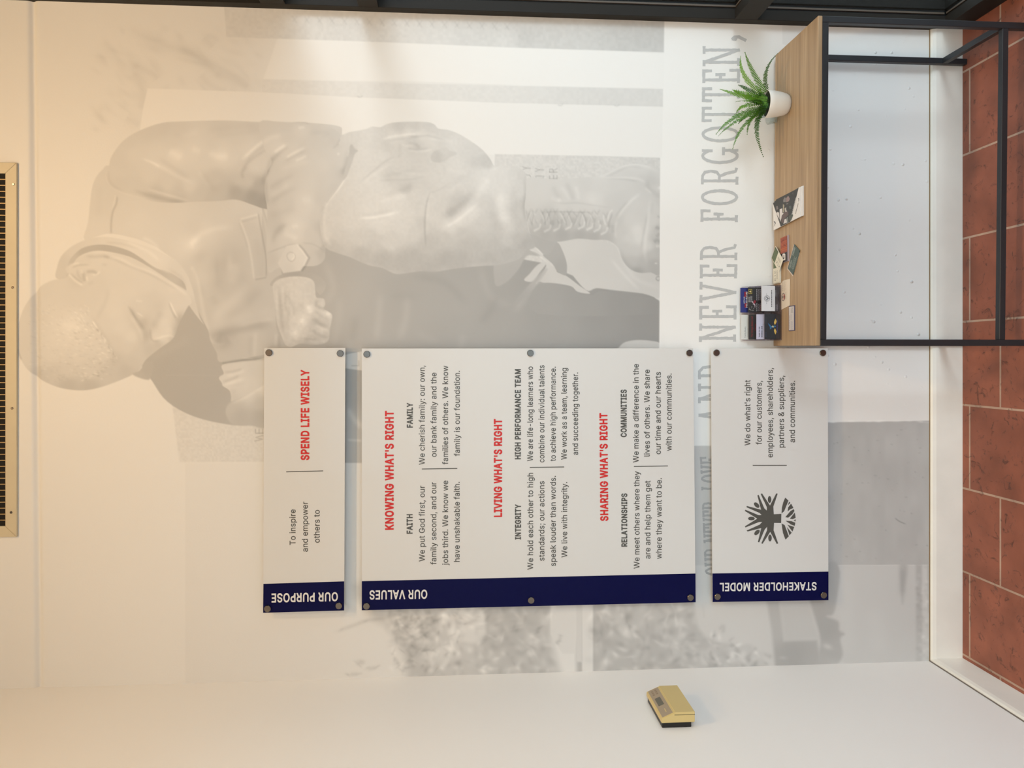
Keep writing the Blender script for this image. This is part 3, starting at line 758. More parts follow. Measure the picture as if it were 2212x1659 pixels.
    # ---- torso: jacket
    torso = [(183, 518), (190, 480), (196, 425), (200, 402), (208, 382), (222, 366), (240, 358), (330, 380), (520, 420), (575, 445), (580, 500), (577, 560), (582, 612), (594, 660), (600, 720), (632, 752),
             (640, 775), (585, 765), (520, 776), (475, 782), (468, 762), (454, 735), (450, 715), (437, 690), (425, 668), (410, 655), (400, 640), (395, 600), (372, 560), (330, 530), (280, 512), (230, 505)]
    F('P', torso, [(215, 440, .905), (212, 500, .92), (236, 430, .90), (270, 460, .915), (300, 480, .93), (330, 510, .925), (390, 460, .925), (420, 490, .91), (410, 530, .975), (440, 500, .93), (480, 470, .91), (520, 440, .915),
                   (560, 460, .91), (540, 500, .875), (560, 560, .86), (545, 590, .855), (500, 560, .835), (470, 570, .85), (520, 600, .83), (480, 620, .84), (440, 560, .885), (430, 600, .90), (425, 640, .875),
                   (450, 650, .865), (480, 660, .86), (540, 640, .825), (560, 650, .845), (520, 670, .86), (580, 680, .865), (470, 700, .875), (520, 690, .87), (440, 680, .86), (500, 740, .83), (560, 740, .845), (480, 730, .82), (590, 720, .83), (600, 755, .82)], 1.6, name='torso')
    F('P', [(566, 440), (604, 560), (616, 640), (585, 668), (565, 600)], .85, 1.5, curve=False)
    F('D', [(840, 280), (960, 260), (1060, 380), (1000, 470), (860, 440)], .905, 1.5, curve=False)
    # yoke seam and flap
    K('B', [(320, 800), (312, 870), (285, 930), (268, 1000), (262, 1090), (262, 1160)], 2.6, -.08, 'torso', taper=.2)
    K('B', [(302, 790), (295, 850), (272, 930)], 2, .03, 'torso')
    K('B', [(150, 700), (150, 850), (140, 1000)], 8, -.012, 'torso')
    # pocket and placket
    for q, w_, d in (([(1650, 960), (1670, 1080), (1700, 1240), (1725, 1400), (1725, 1570)], 2.0, -.07), ([(1480, 1030), (1540, 1190), (1565, 1280), (1590, 1420), (1610, 1590)], 2.6, .045),
                     ([(1470, 1050), (1520, 1180), (1550, 1290)], 2.5, -.02), ([(1480, 1020), (1650, 975)], 2.5, .04), ([(1490, 1045), (1640, 1000)], 3, -.03),
                     ([(1620, 1590), (1725, 1570)], 2, -.06), ([(1630, 1200), (1660, 1400), (1670, 1560)], 9, -.015), ([(1680, 930), (1720, 1080), (1740, 1200)], 3, .03)):
        K('B', q, w_, d, 'torso', taper=.15)
    O('B', 1050, 1230, 60, 28, -38, .05, 'torso'); K('B', [(990, 1250), (1090, 1170), (1250, 1110), (1420, 1090)], 7, .03, 'torso'); K('B', [(1000, 1280), (1040, 1290), (1010, 1240)], 3, .02, 'torso')
    O('B', 1080, 1370, 90, 60, 0, -.02, 'torso'); O('B', 1380, 1440, 30, 90, 0, .03, 'torso'); O('B', 1260, 1480, 25, 90, 0, -.025, 'torso')
    for q, w_, d in (([(620, 560), (650, 640), (600, 760)], 10, .025), ([(540, 500), (520, 640), (470, 800)], 10, -.02), ([(780, 760), (640, 900), (520, 1000), (440, 1100)], 12, .03), ([(900, 800), (760, 950), (560, 1080)], 10, -.02),
                     ([(420, 860), (470, 960)], 9, -.02), ([(1000, 1120), (860, 1150), (640, 1195), (520, 1220), (410, 1250)], 11, -.075), ([(1010, 1090), (860, 1110), (660, 1160)], 5, .03),
                     ([(460, 1270), (530, 1320), (600, 1270)], 12, -.055), ([(840, 1210), (830, 1320), (825, 1460)], 5, .03), ([(800, 1240), (790, 1440)], 7, -.02), ([(1035, 1220), (1030, 1350)], 4, .04), ([(1060, 1230), (1060, 1360)], 4, -.04),
                     ([(640, 1240), (760, 1215), (900, 1200)], 9, .012)):
        K('C', q, w_, d, 'torso')
    K('C', [(400, 1240), (430, 1300), (500, 1330), (560, 1310)], 4, .03, 'torso')
    # jacket front edge (light)
    K('C', [(0, 500), (90, 570), (160, 660), (195, 780), (215, 920)], 5, .04, 'torso', taper=.1)
    K('C', [(230, 590), (290, 690), (320, 860), (345, 1020), (390, 1200)], 4.5, .035, 'torso', taper=.1)
    K('C', [(255, 600), (310, 720), (345, 900)], 4, -.02, 'torso')
    # far cuff and hand, lower left
    F('I', [(600, 345), (760, 312), (960, 292), (1100, 285), (1100, 560), (1000, 640), (900, 660), (760, 720), (700, 740), (700, 690), (680, 620), (610, 572), (600, 540), (570, 495), (580, 465), (620, 435)],
      [(660, 380, .895), (650, 490, .91), (700, 550, .94), (820, 520, .92), (820, 450, .90), (950, 400, .885), (780, 620, .90), (950, 560, .90), (740, 690, .87)], 1.4, name='fhand')
    for q, w_, d in (([(620, 425), (720, 415), (830, 380)], 3, -.05), ([(600, 530), (700, 500), (790, 455)], 3.5, -.055), ([(640, 575), (760, 560), (860, 530)], 4, -.02), ([(640, 460), (760, 440), (850, 400)], 4, .03), ([(620, 565), (720, 530), (840, 490)], 4, .03), ([(680, 600), (760, 640)], 6, -.02)):
        K('I', q, w_, d, 'fhand')
    F('I', [(640, 840), (680, 760), (800, 700), (960, 620), (1060, 560), (1100, 560), (1100, 1000), (900, 1000), (720, 990), (660, 920)], [(700, 800, .835), (900, 680, .90), (1040, 580, .93), (800, 900, .80), (1000, 900, .79), (1000, 760, .84)], 3, name='fcuff')
    K('I', [(700, 760), (860, 690), (1050, 570)], 5, .04, 'fcuff')
    K('I', [(600, 325), (760, 300), (960, 280), (1060, 280)], 3.2, -.07, taper=.1)
    K('I', [(820, 270), (950, 275)], 1.6, .05)
    K('I', [(0, 455), (560, 460)], 1.0, .012, taper=0)

    # ---- collar and neck
    F('A', [(445, 530), (450, 430), (485, 330), (560, 250), (660, 190), (780, 150), (920, 140), (1080, 165), (1250, 215), (1420, 280), (1560, 360), (1660, 470), (1720, 600), (1760, 760), (1800, 900), (1834, 960), (1780, 900), (1700, 790), (1640, 680), (1300, 480), (900, 400), (600, 540)],
      [(520, 400, .875), (480, 480, .88), (600, 260, .90), (800, 170, .915), (900, 180, .93), (1200, 230, .95), (1400, 320, .955), (1600, 440, .93), (1700, 620, .93), (1760, 800, .90)], 1.5, name='collar')
    F('A', [(545, 520), (555, 400), (590, 330), (680, 250), (800, 215), (930, 215), (1060, 245), (1160, 285), (1260, 350), (1380, 430), (1480, 460), (1560, 500), (1640, 560), (1670, 640), (1600, 600), (1400, 500), (1200, 400), (900, 330), (650, 380)],
      [(600, 350, .835), (700, 260, .79), (900, 240, .785), (1080, 270, .79), (1280, 370, .80), (1420, 450, .83), (1560, 540, .85), (1640, 590, .82), (540, 470, .86)], 1.8, name='incollar')
    K('A', [(1280, 360), (1420, 430), (1530, 480)], 4, .06, 'incollar'); K('A', [(1500, 440), (1620, 520), (1665, 620)], 4, -.03, 'collar')
    K('A', [(1250, 150), (1330, 175), (1420, 260)], 4, .03); K('A', [(900, 190), (1060, 205), (1220, 250)], 3, -.03, 'collar'); K('A', [(1100, 190), (1300, 270), (1420, 370)], 4, .025, 'collar')
    # ---- head
    head = [(80, 1090), (85, 980), (110, 880), (155, 780), (225, 680), (310, 595), (420, 545), (545, 520), (600, 400), (650, 330), (740, 285), (850, 268), (980, 285), (1120, 320), (1220, 365), (1340, 435), (1470, 520), (1600, 610),
            (1690, 680), (1720, 760), (1690, 790), (1650, 860), (1600, 960), (1560, 1070), (1520, 1120), (1420, 1190), (1330, 1260), (1280, 1310), (1230, 1390), (1150, 1445), (1010, 1505), (890, 1548), (760, 1580), (630, 1585), (480, 1562), (350, 1512), (240, 1445), (165, 1380), (110, 1290), (82, 1190)]
    F('A', head, [(120, 1000, .905), (120, 1150, .90), (200, 800, .90), (330, 650, .90), (480, 580, .905), (300, 900, .905), (400, 760, .91), (600, 700, .905), (750, 700, .905), (640, 560, .885), (450, 900, .925), (580, 960, .965),
                  (560, 1040, .955), (480, 1100, .935), (640, 1120, .93), (400, 1250, .915), (240, 1280, .905), (640, 1250, .915), (800, 1150, .92), (900, 1250, .905), (760, 1400, .89), (560, 1400, .885), (400, 1420, .865), (560, 1540, .815), (760, 1550, .815), (300, 1460, .85),
                  (950, 1400, .855), (1100, 1400, .835), (1000, 1300, .85), (1150, 1300, .865), (900, 950, .91), (1000, 850, .93), (1050, 1000, .925), (1150, 1080, .935), (1120, 1180, .90), (1000, 1130, .895), (1200, 1220, .88), (1000, 700, .925), (1150, 650, .925),
                  (850, 600, .905), (1000, 520, .92), (1300, 600, .925), (1450, 600, .925), (1350, 720, .905), (1250, 800, .91), (1400, 800, .89), (1270, 950, .835), (1290, 1070, .815), (1240, 860, .90), (1350, 950, .885), (1400, 870, .90), (1460, 940, .955),
                  (1500, 1020, .955), (1380, 1080, .945), (1440, 1080, .945), (1560, 1000, .88), (1500, 860, .93), (1560, 800, .93), (1620, 760, .93), (1650, 720, .92), (1600, 900, .86), (1400, 1150, .84), (1330, 1200, .85), (850, 310, .925), (700, 330, .91), (1100, 360, .925), (1300, 460, .93), (1550, 600, .95), (1680, 720, .94)],
      1.6, name='head', power=2.6)
    K('A', [(1330, 1000), (1345, 1110), (1420, 1120)], 2.5, -.05, 'head'); K('A', [(1500, 1130), (1560, 1080), (1600, 980), (1640, 870)], 9, -.07, 'head')
    K('A', [(1515, 750), (1550, 830), (1590, 900)], 2.0, .07, 'head'); K('A', [(1505, 760), (1540, 850), (1575, 910)], 2.5, -.06, 'head')                       # mouth
    K('A', [(1140, 810), (1180, 880), (1230, 960), (1280, 1020)], 5, -.07, 'head'); K('A', [(1120, 790), (1160, 850), (1210, 940)], 2.5, -.05, 'head')           # eye socket
    K('A', [(1150, 880), (1200, 960), (1240, 1040), (1255, 1130)], 5, .05, 'head'); K('A', [(1200, 850), (1260, 890)], 2, .05, 'head'); K('A', [(1190, 740), (1260, 745)], 3, .03, 'head')
    K('A', [(1430, 830), (1400, 920), (1340, 1000)], 8, -.03, 'head'); K('A', [(1350, 1110), (1500, 1070), (1560, 1090)], 3, .04, 'head')
    K('A', [(1680, 690), (1600, 630), (1480, 560), (1330, 470), (1180, 420), (1050, 350), (930, 330)], 4, .035, 'head', taper=.2); K('A', [(1590, 640), (1440, 550), (1300, 480), (1150, 420), (980, 345), (880, 320)], 3.2, -.045, 'head', taper=.2)
    K('A', [(720, 320), (800, 325), (900, 320), (950, 340)], 4, -.055, 'head'); K('A', [(640, 340), (720, 290), (850, 280), (1000, 300)], 4, .02, 'head')
    # ear
    F('A', [(555, 450), (580, 405), (640, 388), (740, 385), (840, 400), (870, 440), (830, 500), (760, 560), (710, 600), (650, 585), (590, 530)], [(620, 430, .92), (750, 410, .925), (650, 520, .89), (800, 440, .92), (720, 560, .91)], 3, name='ear')
    K('A', [(560, 480), (545, 445), (580, 400), (660, 385)], 2.6, .04, taper=.1); K('A', [(560, 490), (620, 550), (690, 595)], 2.6, .05, taper=.1); K('A', [(575, 480), (640, 540), (700, 575)], 2.4, -.05)
    K('A', [(590, 430), (660, 405), (760, 400)], 2.4, -.055); K('A', [(640, 440), (650, 500), (690, 550)], 3, -.035); K('A', [(700, 470), (705, 530), (715, 560)], 4, -.075); K('A', [(730, 510), (735, 555)], 2.4, .055)
    K('A', [(720, 470), (790, 465), (830, 490)], 4, -.085); K('A', [(780, 495), (830, 490), (855, 460)], 2.4, .05); K('A', [(680, 440), (690, 490)], 3, .03); O('A', 900, 400, 25, 14, 0, -.03); K('A', [(740, 590), (800, 560)], 4, -.02)
    # hairline and short hair texture
    K('A', [(930, 620), (920, 720), (870, 830), (820, 920)], 5, -.022, 'head'); K('A', [(770, 880), (850, 1000), (920, 1100), (980, 1220), (990, 1290)], 4, -.025, 'head')
    for k in range(520):
        t = rs.rand()
        x, y = 160 + 820 * rs.rand() ** .8, 780 + 720 * rs.rand()
        lim = 760 + (y - 880) * .62 if y > 880 else 760
        if x > lim or (x - 600) ** 2 / 520 ** 2 + (y - 1060) ** 2 / 500 ** 2 > 1:
            continue
        a = math.radians(12 - (y - 1100) * .03 + rs.uniform(-15, 15))
        if y < 1000:
            a = math.radians(40 + rs.uniform(-20, 20))
        L_ = rs.uniform(20, 48)
        d = rs.choice([-1, 1]) * rs.uniform(.012, .034) * (1.25 if x > 600 else .75)
        K('A', [(x, y), (x + L_ * math.cos(a), y + L_ * math.sin(a))], 1.5, d, 'head', curve=False, taper=.8)
    for k in range(26):       # tufts on the hairline
        t = k / 25
        x, y = 790 + 205 * t + rs.uniform(-12, 12), 930 + 330 * t
        K('A', [(x, y), (x + 16, y + 34)], 1.6, rs.choice([-.04, .045]), 'head', curve=False, taper=.8)
    K('A', [(80, 1190), (90, 1240), (115, 1300)], 2.2, -.09, taper=.3)
    O('A', 580, 985, 130, 40, 12, .022, 'head')
    # shade on the chest beside the face, brown arm edge
    K('A', [(1300, 1320), (1420, 1240), (1560, 1180), (1700, 1090)], 9, .012)
    F('A', [(1165, 1432), (1230, 1395), (1290, 1320), (1360, 1330), (1330, 1470), (1290, 1485), (1220, 1465)], [(1230, 1440, .80), (1300, 1400, .775)], 2.5)

    # ---- raised arm: upper sleeve
    arm = [(240, 520), (260, 440), (320, 345), (400, 260), (540, 180), (740, 112), (950, 97), (1330, 88), (1660, 103), (1840, 100), (2020, 108), (2160, 112), (2400, 140), (2440, 190), (2400, 330), (2200, 600), (1900, 900), (1730, 925),
           (1600, 885), (1440, 835), (1280, 848), (1050, 855), (900, 865), (720, 860), (560, 828), (400, 790), (290, 740), (225, 670), (210, 600)]
    F('B', arm, [(300, 450, .90), (420, 280, .905), (600, 180, .90), (760, 150, .895), (900, 200, .905), (1300, 130, .905), (1660, 140, .905), (500, 400, .925), (700, 420, .945), (880, 400, .975), (850, 300, .92), (1100, 340, .945), (1060, 380, .965),
                 (1150, 450, .935), (1310, 420, .985), (1200, 300, .925), (1450, 250, .92), (1420, 430, .945), (1560, 380, .95), (1500, 500, .91), (1620, 520, .93), (330, 580, .905), (330, 680, .885), (500, 700, .895), (700, 780, .855), (900, 830, .84), (620, 600, .92),
                 (800, 680, .91), (1000, 700, .92), (900, 760, .875), (1100, 780, .87), (1250, 640, .875), (1300, 740, .85), (1200, 830, .85), (1440, 760, .78), (1600, 800, .74), (1690, 860, .73), (1650, 700, .80), (1560, 660, .88), (1480, 650, .875), (1750, 500, .925), (1800, 250, .915)], 1.5, name='arm', power=2.6)
    for q, w_, d in (([(215, 560), (215, 640), (250, 710), (330, 760), (450, 800), (600, 835), (760, 862)], 4, .03), ([(240, 560), (238, 640), (275, 700), (380, 760)], 4, -.025), ([(480, 750), (640, 800), (840, 845), (960, 858)], 5, -.055),
                     ([(600, 735), (720, 770), (860, 810), (1000, 850)], 3.4, .05), ([(640, 480), (760, 540), (900, 620), (1040, 680)], 5, .03), ([(560, 450), (660, 490), (720, 530)], 3, .045), ([(700, 440), (860, 540), (1000, 640)], 6, -.022),
                     ([(1120, 580), (1180, 680), (1260, 760)], 7, -.02), ([(1080, 560), (1140, 650), (1200, 720)], 5, .02), ([(800, 380), (870, 410), (930, 450)], 9, .035), ([(1180, 385), (1260, 425), (1380, 430)], 8, .035), ([(1020, 350), (1110, 380)], 7, .025),
                     ([(1490, 465), (1580, 380), (1690, 290), (1780, 250)], 4, .055), ([(1530, 480), (1620, 390), (1720, 320)], 4, -.035), ([(1490, 570), (1540, 500), (1620, 430), (1760, 340)], 4, -.045), ([(1510, 640), (1500, 580), (1550, 520)], 4, -.04),
                     ([(1130, 200), (1400, 150), (1700, 130)], 8, -.015), ([(1200, 250), (1500, 200), (1760, 160)], 7, -.014), ([(900, 240), (1100, 190)], 8, .014)):
        K('B', q, w_, d, 'arm')
    # elbow and forearm with cuff
    fore = [(-250, -20), (0, 125), (220, 123), (330, 140), (380, 125), (500, 123), (555, 135), (570, 150), (700, 170), (800, 190), (860, 215), (905, 255), (920, 305), (890, 370), (990, 420), (1040, 385), (1055, 430), (1030, 560), (1000, 680), (940, 780), (860, 900),
            (770, 1020), (735, 1100), (720, 1260), (740, 1400), (760, 1480), (740, 1560), (730, 1660), (640, 1730), (480, 1735), (330, 1730), (200, 1760), (110, 1810), (85, 1660), (80, 1500), (90, 1200), (85, 1060), (70, 980), (60, 850), (90, 680), (140, 560), (60, 420), (-100, 300)]
    fore = [(x, y) for x, y in fore if x > -20] + []
    F('D', fore, [(100, 180, .91), (300, 170, .905), (480, 160, .895), (470, 190, .95), (650, 200, .895), (850, 260, .88), (860, 330, .88), (300, 300, .915), (230, 410, .955), (380, 470, .94), (500, 430, .91), (700, 300, .90), (800, 480, .905), (960, 450, .91), (930, 600, .905), (960, 670, .85),
                  (300, 600, .91), (150, 650, .90), (500, 600, .92), (700, 600, .92), (180, 850, .885), (350, 800, .915), (550, 800, .925), (750, 800, .905), (840, 860, .88), (110, 1000, .87), (300, 1050, .895), (520, 1000, .945), (520, 1090, .94), (700, 1000, .89), (650, 1150, .91),
                  (150, 1200, .865), (220, 1320, .855), (340, 1320, .95), (430, 1290, .965), (420, 1400, .95), (300, 1450, .91), (560, 1380, .905), (680, 1300, .87), (640, 1500, .895), (150, 1500, .88), (120, 1650, .86), (300, 1550, .905), (380, 1640, .905), (600, 1640, .885), (690, 1600, .84), (500, 1560, .90)], 1.5, name='fore', power=2.6)
    for q, w_, d in (([(165, 470), (230, 420), (300, 375)], 4, .06), ([(300, 525), (380, 475), (520, 405)], 3.6, .055), ([(400, 560), (470, 530), (530, 495)], 3.4, .05), ([(180, 500), (260, 440), (330, 400)], 3.5, -.035), ([(290, 560), (400, 500), (520, 440)], 3.5, -.035), ([(0, 780), (60, 720), (110, 620), (170, 530), (280, 450)], 5, -.055),
                     ([(40, 360), (120, 300), (260, 270)], 6, .03), ([(20, 800), (70, 700), (100, 640)], 5, -.05), ([(110, 870), (230, 790), (400, 700)], 6, -.03), ([(110, 960), (240, 880), (330, 820)], 5, .02), ([(120, 1030), (260, 930), (420, 850)], 6, -.028), ([(240, 650), (400, 600), (560, 560)], 6, .018),
                     ([(540, 250), (660, 240), (760, 250), (680, 290)], 6, -.02), ([(910, 300), (880, 370), (820, 420)], 3, -.03), ([(1015, 420), (990, 540), (960, 650), (930, 720)], 7, -.06), ([(1005, 430), (1000, 480), (970, 500)], 3, .035), ([(880, 480)], 3, 0) if 0 else ([(870, 480), (900, 480)], 3, .05),
                     ([(150, 1480), (180, 1380), (250, 1300), (330, 1270)], 6, -.045), ([(110, 1180), (250, 1130), (420, 1100)], 8, -.015), ([(685, 1220), (700, 1140)], 2.4, .05), ([(90, 1590), (220, 1540), (340, 1500), (420, 1490)], 2.2, -.045), ([(480, 1480), (600, 1490), (720, 1560)], 2.2, -.03),
                     ([(480, 1010), (520, 1000), (580, 1000)], 9, .02), ([(360, 1300), (440, 1280)], 5, .03), ([(250, 1370), (380, 1410), (420, 1440)], 6, .03), ([(700, 1500), (760, 1570)], 8, -.04), ([(380, 125), (500, 122), (560, 145)], 2.4, -.04), ([(430, 190), (520, 175)], 4, .04)):
        K('D', q, w_, d, 'fore')
    K('B', [(1835, 390), (1770, 460), (1735, 560), (1700, 640), (1690, 700)], 5, -.05); K('B', [(1725, 640), (1725, 780), (1740, 880)], 4, -.045)
    # cuff tab and button
    F('C', [(1130, 400), (1235, 378), (1280, 430), (1335, 510), (1300, 580), (1265, 632), (1100, 655), (1050, 560)], [(1120, 500, .915), (1260, 450, .965), (1300, 520, .955), (1270, 600, .945), (1150, 620, .905)], 2.0, curve=False)
    K('C', [(1245, 385), (1295, 440), (1345, 512), (1310, 585), (1270, 638)], 2.6, -.09, curve=False, taper=.1); K('C', [(1228, 385), (1280, 450), (1325, 512), (1290, 590)], 2, .035, curve=False, taper=.1)
    O('C', 1170, 500, 36, 36, 0, .03); K('C', [(1135, 500), (1150, 530), (1180, 545), (1205, 525), (1212, 495), (1195, 465), (1165, 458), (1140, 475), (1135, 500)], 1.5, -.06, taper=0); K('C', [(1195, 465), (1205, 500), (1180, 532)], 1.4, .06, taper=.2)
    # sleeve mouth
    F('C', [(975, 770), (1000, 720), (1080, 670), (1200, 645), (1330, 648), (1420, 675), (1490, 730), (1500, 790), (1450, 860), (1400, 800), (1370, 720), (1200, 690), (1080, 710), (1010, 770)], [(1000, 750, .80), (1200, 665, .76), (1330, 670, .79), (1430, 740, .80), (1450, 820, .82)], 1.5)
    # hand
    hand = [(1000, 790), (1020, 740), (1080, 705), (1200, 685), (1320, 695), (1385, 730), (1400, 800), (1410, 880), (1450, 890), (1485, 900), (1495, 950), (1480, 990), (1530, 1020), (1560, 1050), (1555, 1110), (1540, 1180), (1535, 1240), (1525, 1290), (1480, 1320), (1380, 1330), (1260, 1320), (1180, 1350), (1120, 1330), (1080, 1240), (1040, 1120), (1020, 960)]
    F('C', hand, [(1040, 800, .885), (1100, 760, .91), (1200, 730, .92), (1300, 740, .92), (1370, 800, .905), (1100, 900, .88), (1070, 1000, .865), (1200, 850, .925), (1280, 880, .92), (1380, 900, .91), (1345, 990, .99), (1440, 930, .88), (1470, 940, .92), (1200, 1000, .90), (1280, 1000, .90),
                  (1280, 1100, .985), (1180, 1150, .91), (1100, 1150, .86), (1400, 1060, .89), (1520, 1040, .95), (1500, 1100, .88), (1450, 1140, .84), (1400, 1120, .835), (1460, 1190, .90), (1380, 1210, .86), (1215, 1220, .96), (1280, 1250, .89), (1120, 1260, .88), (1440, 1290, .87), (1500, 1240, .85), (1400, 1260, .83), (1160, 1320, .90), (1320, 1310, .83)], 1.6, name='hand', power=2.8)
    for q, w_, d in (([(1060, 780), (1070, 940), (1085, 1100), (1110, 1250)], 4, -.045), ([(1035, 800), (1040, 960), (1060, 1120)], 3, .025), ([(1100, 740), (1120, 860), (1115, 960), (1150, 1040), (1140, 1150), (1160, 1240)], 4.5, -.035), ([(1095, 760), (1100, 900), (1120, 1060)], 3, .03), ([(1170, 800), (1150, 880), (1200, 1000), (1190, 1060)], 3.4, -.025),
                     ([(1330, 960), (1350, 1000), (1360, 1030)], 5, .05), ([(1280, 1080), (1278, 1130)], 5, .05), ([(1205, 1200), (1220, 1240)], 4, .04), ([(1380, 1080), (1440, 1130), (1530, 1170)], 5, -.06), ([(1370, 1180), (1440, 1240), (1530, 1260)], 4, -.05), ([(1400, 1140), (1470, 1180), (1530, 1195)], 4, .04), ([(1260, 1270), (1400, 1290), (1500, 1310)], 4, -.05), ([(1320, 1290), (1440, 1300), (1500, 1300)], 3, .05),
                     ([(1420, 890), (1410, 960), (1470, 990), (1500, 1010)], 4, -.06), ([(1500, 1030), (1550, 1045)], 4, .06), ([(1400, 1010), (1460, 1060), (1540, 1100)], 3, -.03), ([(1230, 960), (1300, 960)], 5, -.02), ([(1180, 1240), (1200, 1290), (1280, 1300)], 4, -.03)):
        K('C', q, w_, d, 'hand')
    p.grain('hand', 5, .03, 12)

    # ---- thigh, knee and trouser leg
    thigh = [(-130, 205), (-60, 190), (0, 180), (60, 165), (110, 146), (180, 152), (240, 125), (310, 108), (450, 100), (620, 104), (690, 125), (730, 165), (830, 180), (940, 225), (1060, 300), (1150, 370), (1220, 455), (1255, 515), (1320, 520), (1440, 520), (1510, 545), (1560, 620), (1555, 800), (1545, 920), (1570, 1080), (1600, 1180),
             (1640, 1280), (1560, 1320), (1480, 1400), (1300, 1450), (1150, 1460), (980, 1475), (860, 1490), (700, 1515), (560, 1510), (420, 1530), (320, 1535), (200, 1480), (60, 1450), (-100, 1380), (-250, 1330), (-330, 1290), (-370, 1200), (-390, 1060), (-370, 950), (-260, 800), (-180, 700), (-140, 600), (-90, 440), (-120, 330), (-200, 260)]
    F('E', thigh, [(-60, 240, .905), (60, 220, .92), (0, 400, .925), (200, 200, .90), (360, 140, .865), (500, 130, .88), (640, 140, .885), (800, 200, .90), (950, 270, .905), (1100, 380, .89), (1180, 480, .85), (300, 250, .93), (450, 220, .945), (580, 230, .945), (240, 330, .885), (460, 290, .89), (520, 330, .87),
                   (650, 300, .925), (760, 300, .905), (880, 310, .925), (1000, 400, .895), (1080, 470, .865), (200, 420, .92), (400, 450, .905), (560, 420, .90), (900, 480, .92), (-40, 700, .93), (100, 700, .935), (300, 620, .89), (430, 730, .87), (500, 600, .90), (600, 700, .90), (700, 620, .92), (800, 700, .925), (200, 830, .95), (350, 830, .955),
                   (500, 800, .925), (560, 900, .91), (100, 950, .96), (300, 960, .97), (450, 980, .945), (200, 1080, .945), (400, 1100, .935), (-100, 1050, .935), (-300, 1000, .92), (-340, 1150, .925), (-200, 1180, .90), (-250, 1280, .855), (0, 1200, .90), (150, 1250, .87), (300, 1200, .905), (500, 1150, .91), (590, 1050, .88), (620, 1250, .845),
                   (0, 1350, .83), (200, 1400, .81), (400, 1430, .805), (500, 1380, .81), (650, 1480, .80), (800, 1400, .795), (700, 1250, .85), (660, 1000, .93), (640, 850, .93), (750, 900, .915), (860, 950, .845), (940, 850, .86), (1000, 700, .91), (1080, 600, .92), (920, 1030, .985), (1040, 950, .97), (830, 1080, .96), (1150, 650, .94), (1200, 700, .935),
                   (800, 1200, .87), (950, 1150, .87), (1000, 1250, .835), (950, 1400, .80), (1100, 1300, .83), (1150, 1050, .89), (1150, 850, .90), (1230, 900, .90), (1240, 1000, .88), (1320, 850, .955), (1350, 1000, .935), (1390, 1100, .90), (1280, 1100, .855), (1380, 1220, .865), (1260, 1250, .83), (1200, 1400, .80), (1380, 1330, .80), (1340, 700, .93), (1430, 620, .915),
                   (1480, 750, .90), (1450, 950, .875), (1500, 1080, .855), (1480, 1200, .82), (1550, 1250, .785), (1300, 560, .93), (1500, 600, .885), (1540, 880, .85)], 1.6, name='thigh', power=2.8)
    F('E', [(665, 410), (690, 380), (760, 355), (800, 345), (840, 375), (890, 385), (900, 410), (850, 430), (790, 470), (740, 485), (690, 480), (660, 460)], [(720, 420, .855), (850, 395, .87), (790, 380, .90)], 2.2)
    for q, w_, d in (([(200, 265), (300, 240), (420, 225), (560, 210)], 3.2, .05), ([(230, 280), (400, 260), (560, 240)], 3.4, -.035), ([(420, 235), (540, 240), (640, 225)], 2.4, -.04), ([(610, 225), (700, 250), (800, 275)], 2.6, -.035), ([(620, 260), (740, 270), (880, 290)], 4, .025), ([(360, 300), (365, 400), (350, 440)], 4, -.025), ([(380, 300), (420, 330), (500, 320)], 3, .03),
                     ([(440, 290), (520, 320), (560, 350)], 4, -.035), ([(440, 370), (560, 380), (680, 360)], 3, .03), ([(430, 350), (540, 365), (650, 345)], 2.6, -.035), ([(0, 660), (120, 560), (220, 480), (310, 430)], 2.6, -.04), ([(20, 680), (160, 570), (280, 500)], 3, .02), ([(160, 655), (300, 650), (440, 648), (600, 620)], 2.6, -.03), ([(200, 620), (360, 580), (520, 560)], 5, -.028), ([(300, 560), (480, 590), (640, 600)], 4, .02),
                     ([(240, 800), (360, 750), (440, 720), (500, 690)], 7, -.03), ([(160, 870), (300, 820), (460, 790)], 7, .025), ([(-20, 1010), (100, 1005), (220, 985), (360, 950)], 3.4, .055), ([(0, 975), (140, 965), (300, 930)], 4, -.02), ([(80, 1060), (260, 1040)], 6, .015), ([(100, 1170), (220, 1260), (330, 1320)], 7, .025), ([(80, 1100), (160, 1200)], 8, -.015),
                     ([(650, 760), (620, 860), (605, 980), (600, 1110), (612, 1290)], 2.2, -.07), ([(640, 860), (620, 1000), (625, 1150)], 4, .025), ([(580, 880), (560, 1000)], 6, .02), ([(645, 770), (740, 740), (830, 680)], 2.4, -.02), ([(790, 1090), (860, 1060), (960, 990), (1100, 870)], 4.2, .05), ([(780, 1010), (880, 930), (1000, 830), (1070, 740)], 8, -.04), ([(1080, 840), (1150, 720), (1220, 620)], 8, .03),
                     ([(770, 740), (900, 660), (1080, 560)], 6, -.016), ([(840, 760), (960, 660)], 6, .015), ([(1330, 760), (1310, 880), (1340, 1000), (1400, 1080)], 10, .03), ([(1250, 780), (1240, 940), (1290, 1100)], 9, -.02), ([(1420, 700), (1440, 900), (1470, 1060)], 9, -.015), ([(1545, 620), (1548, 800), (1535, 920), (1560, 1060)], 4, -.05), ([(1120, 540), (1200, 560), (1280, 540)], 5, .025),
                     ([(60, 1440), (250, 1510), (420, 1525)], 5, .02), ([(980, 1465), (1150, 1450), (1250, 1440)], 5, .025), ([(700, 1505), (850, 1485)], 5, .02), ([(-10, 180), (0, 150), (30, 140)], 3, 0.0), ([(780, 540), (900, 570), (1020, 590)], 6, .016), ([(700, 440), (760, 500), (800, 560)], 4, -.012)):
        K('E', q, w_, d, 'thigh')
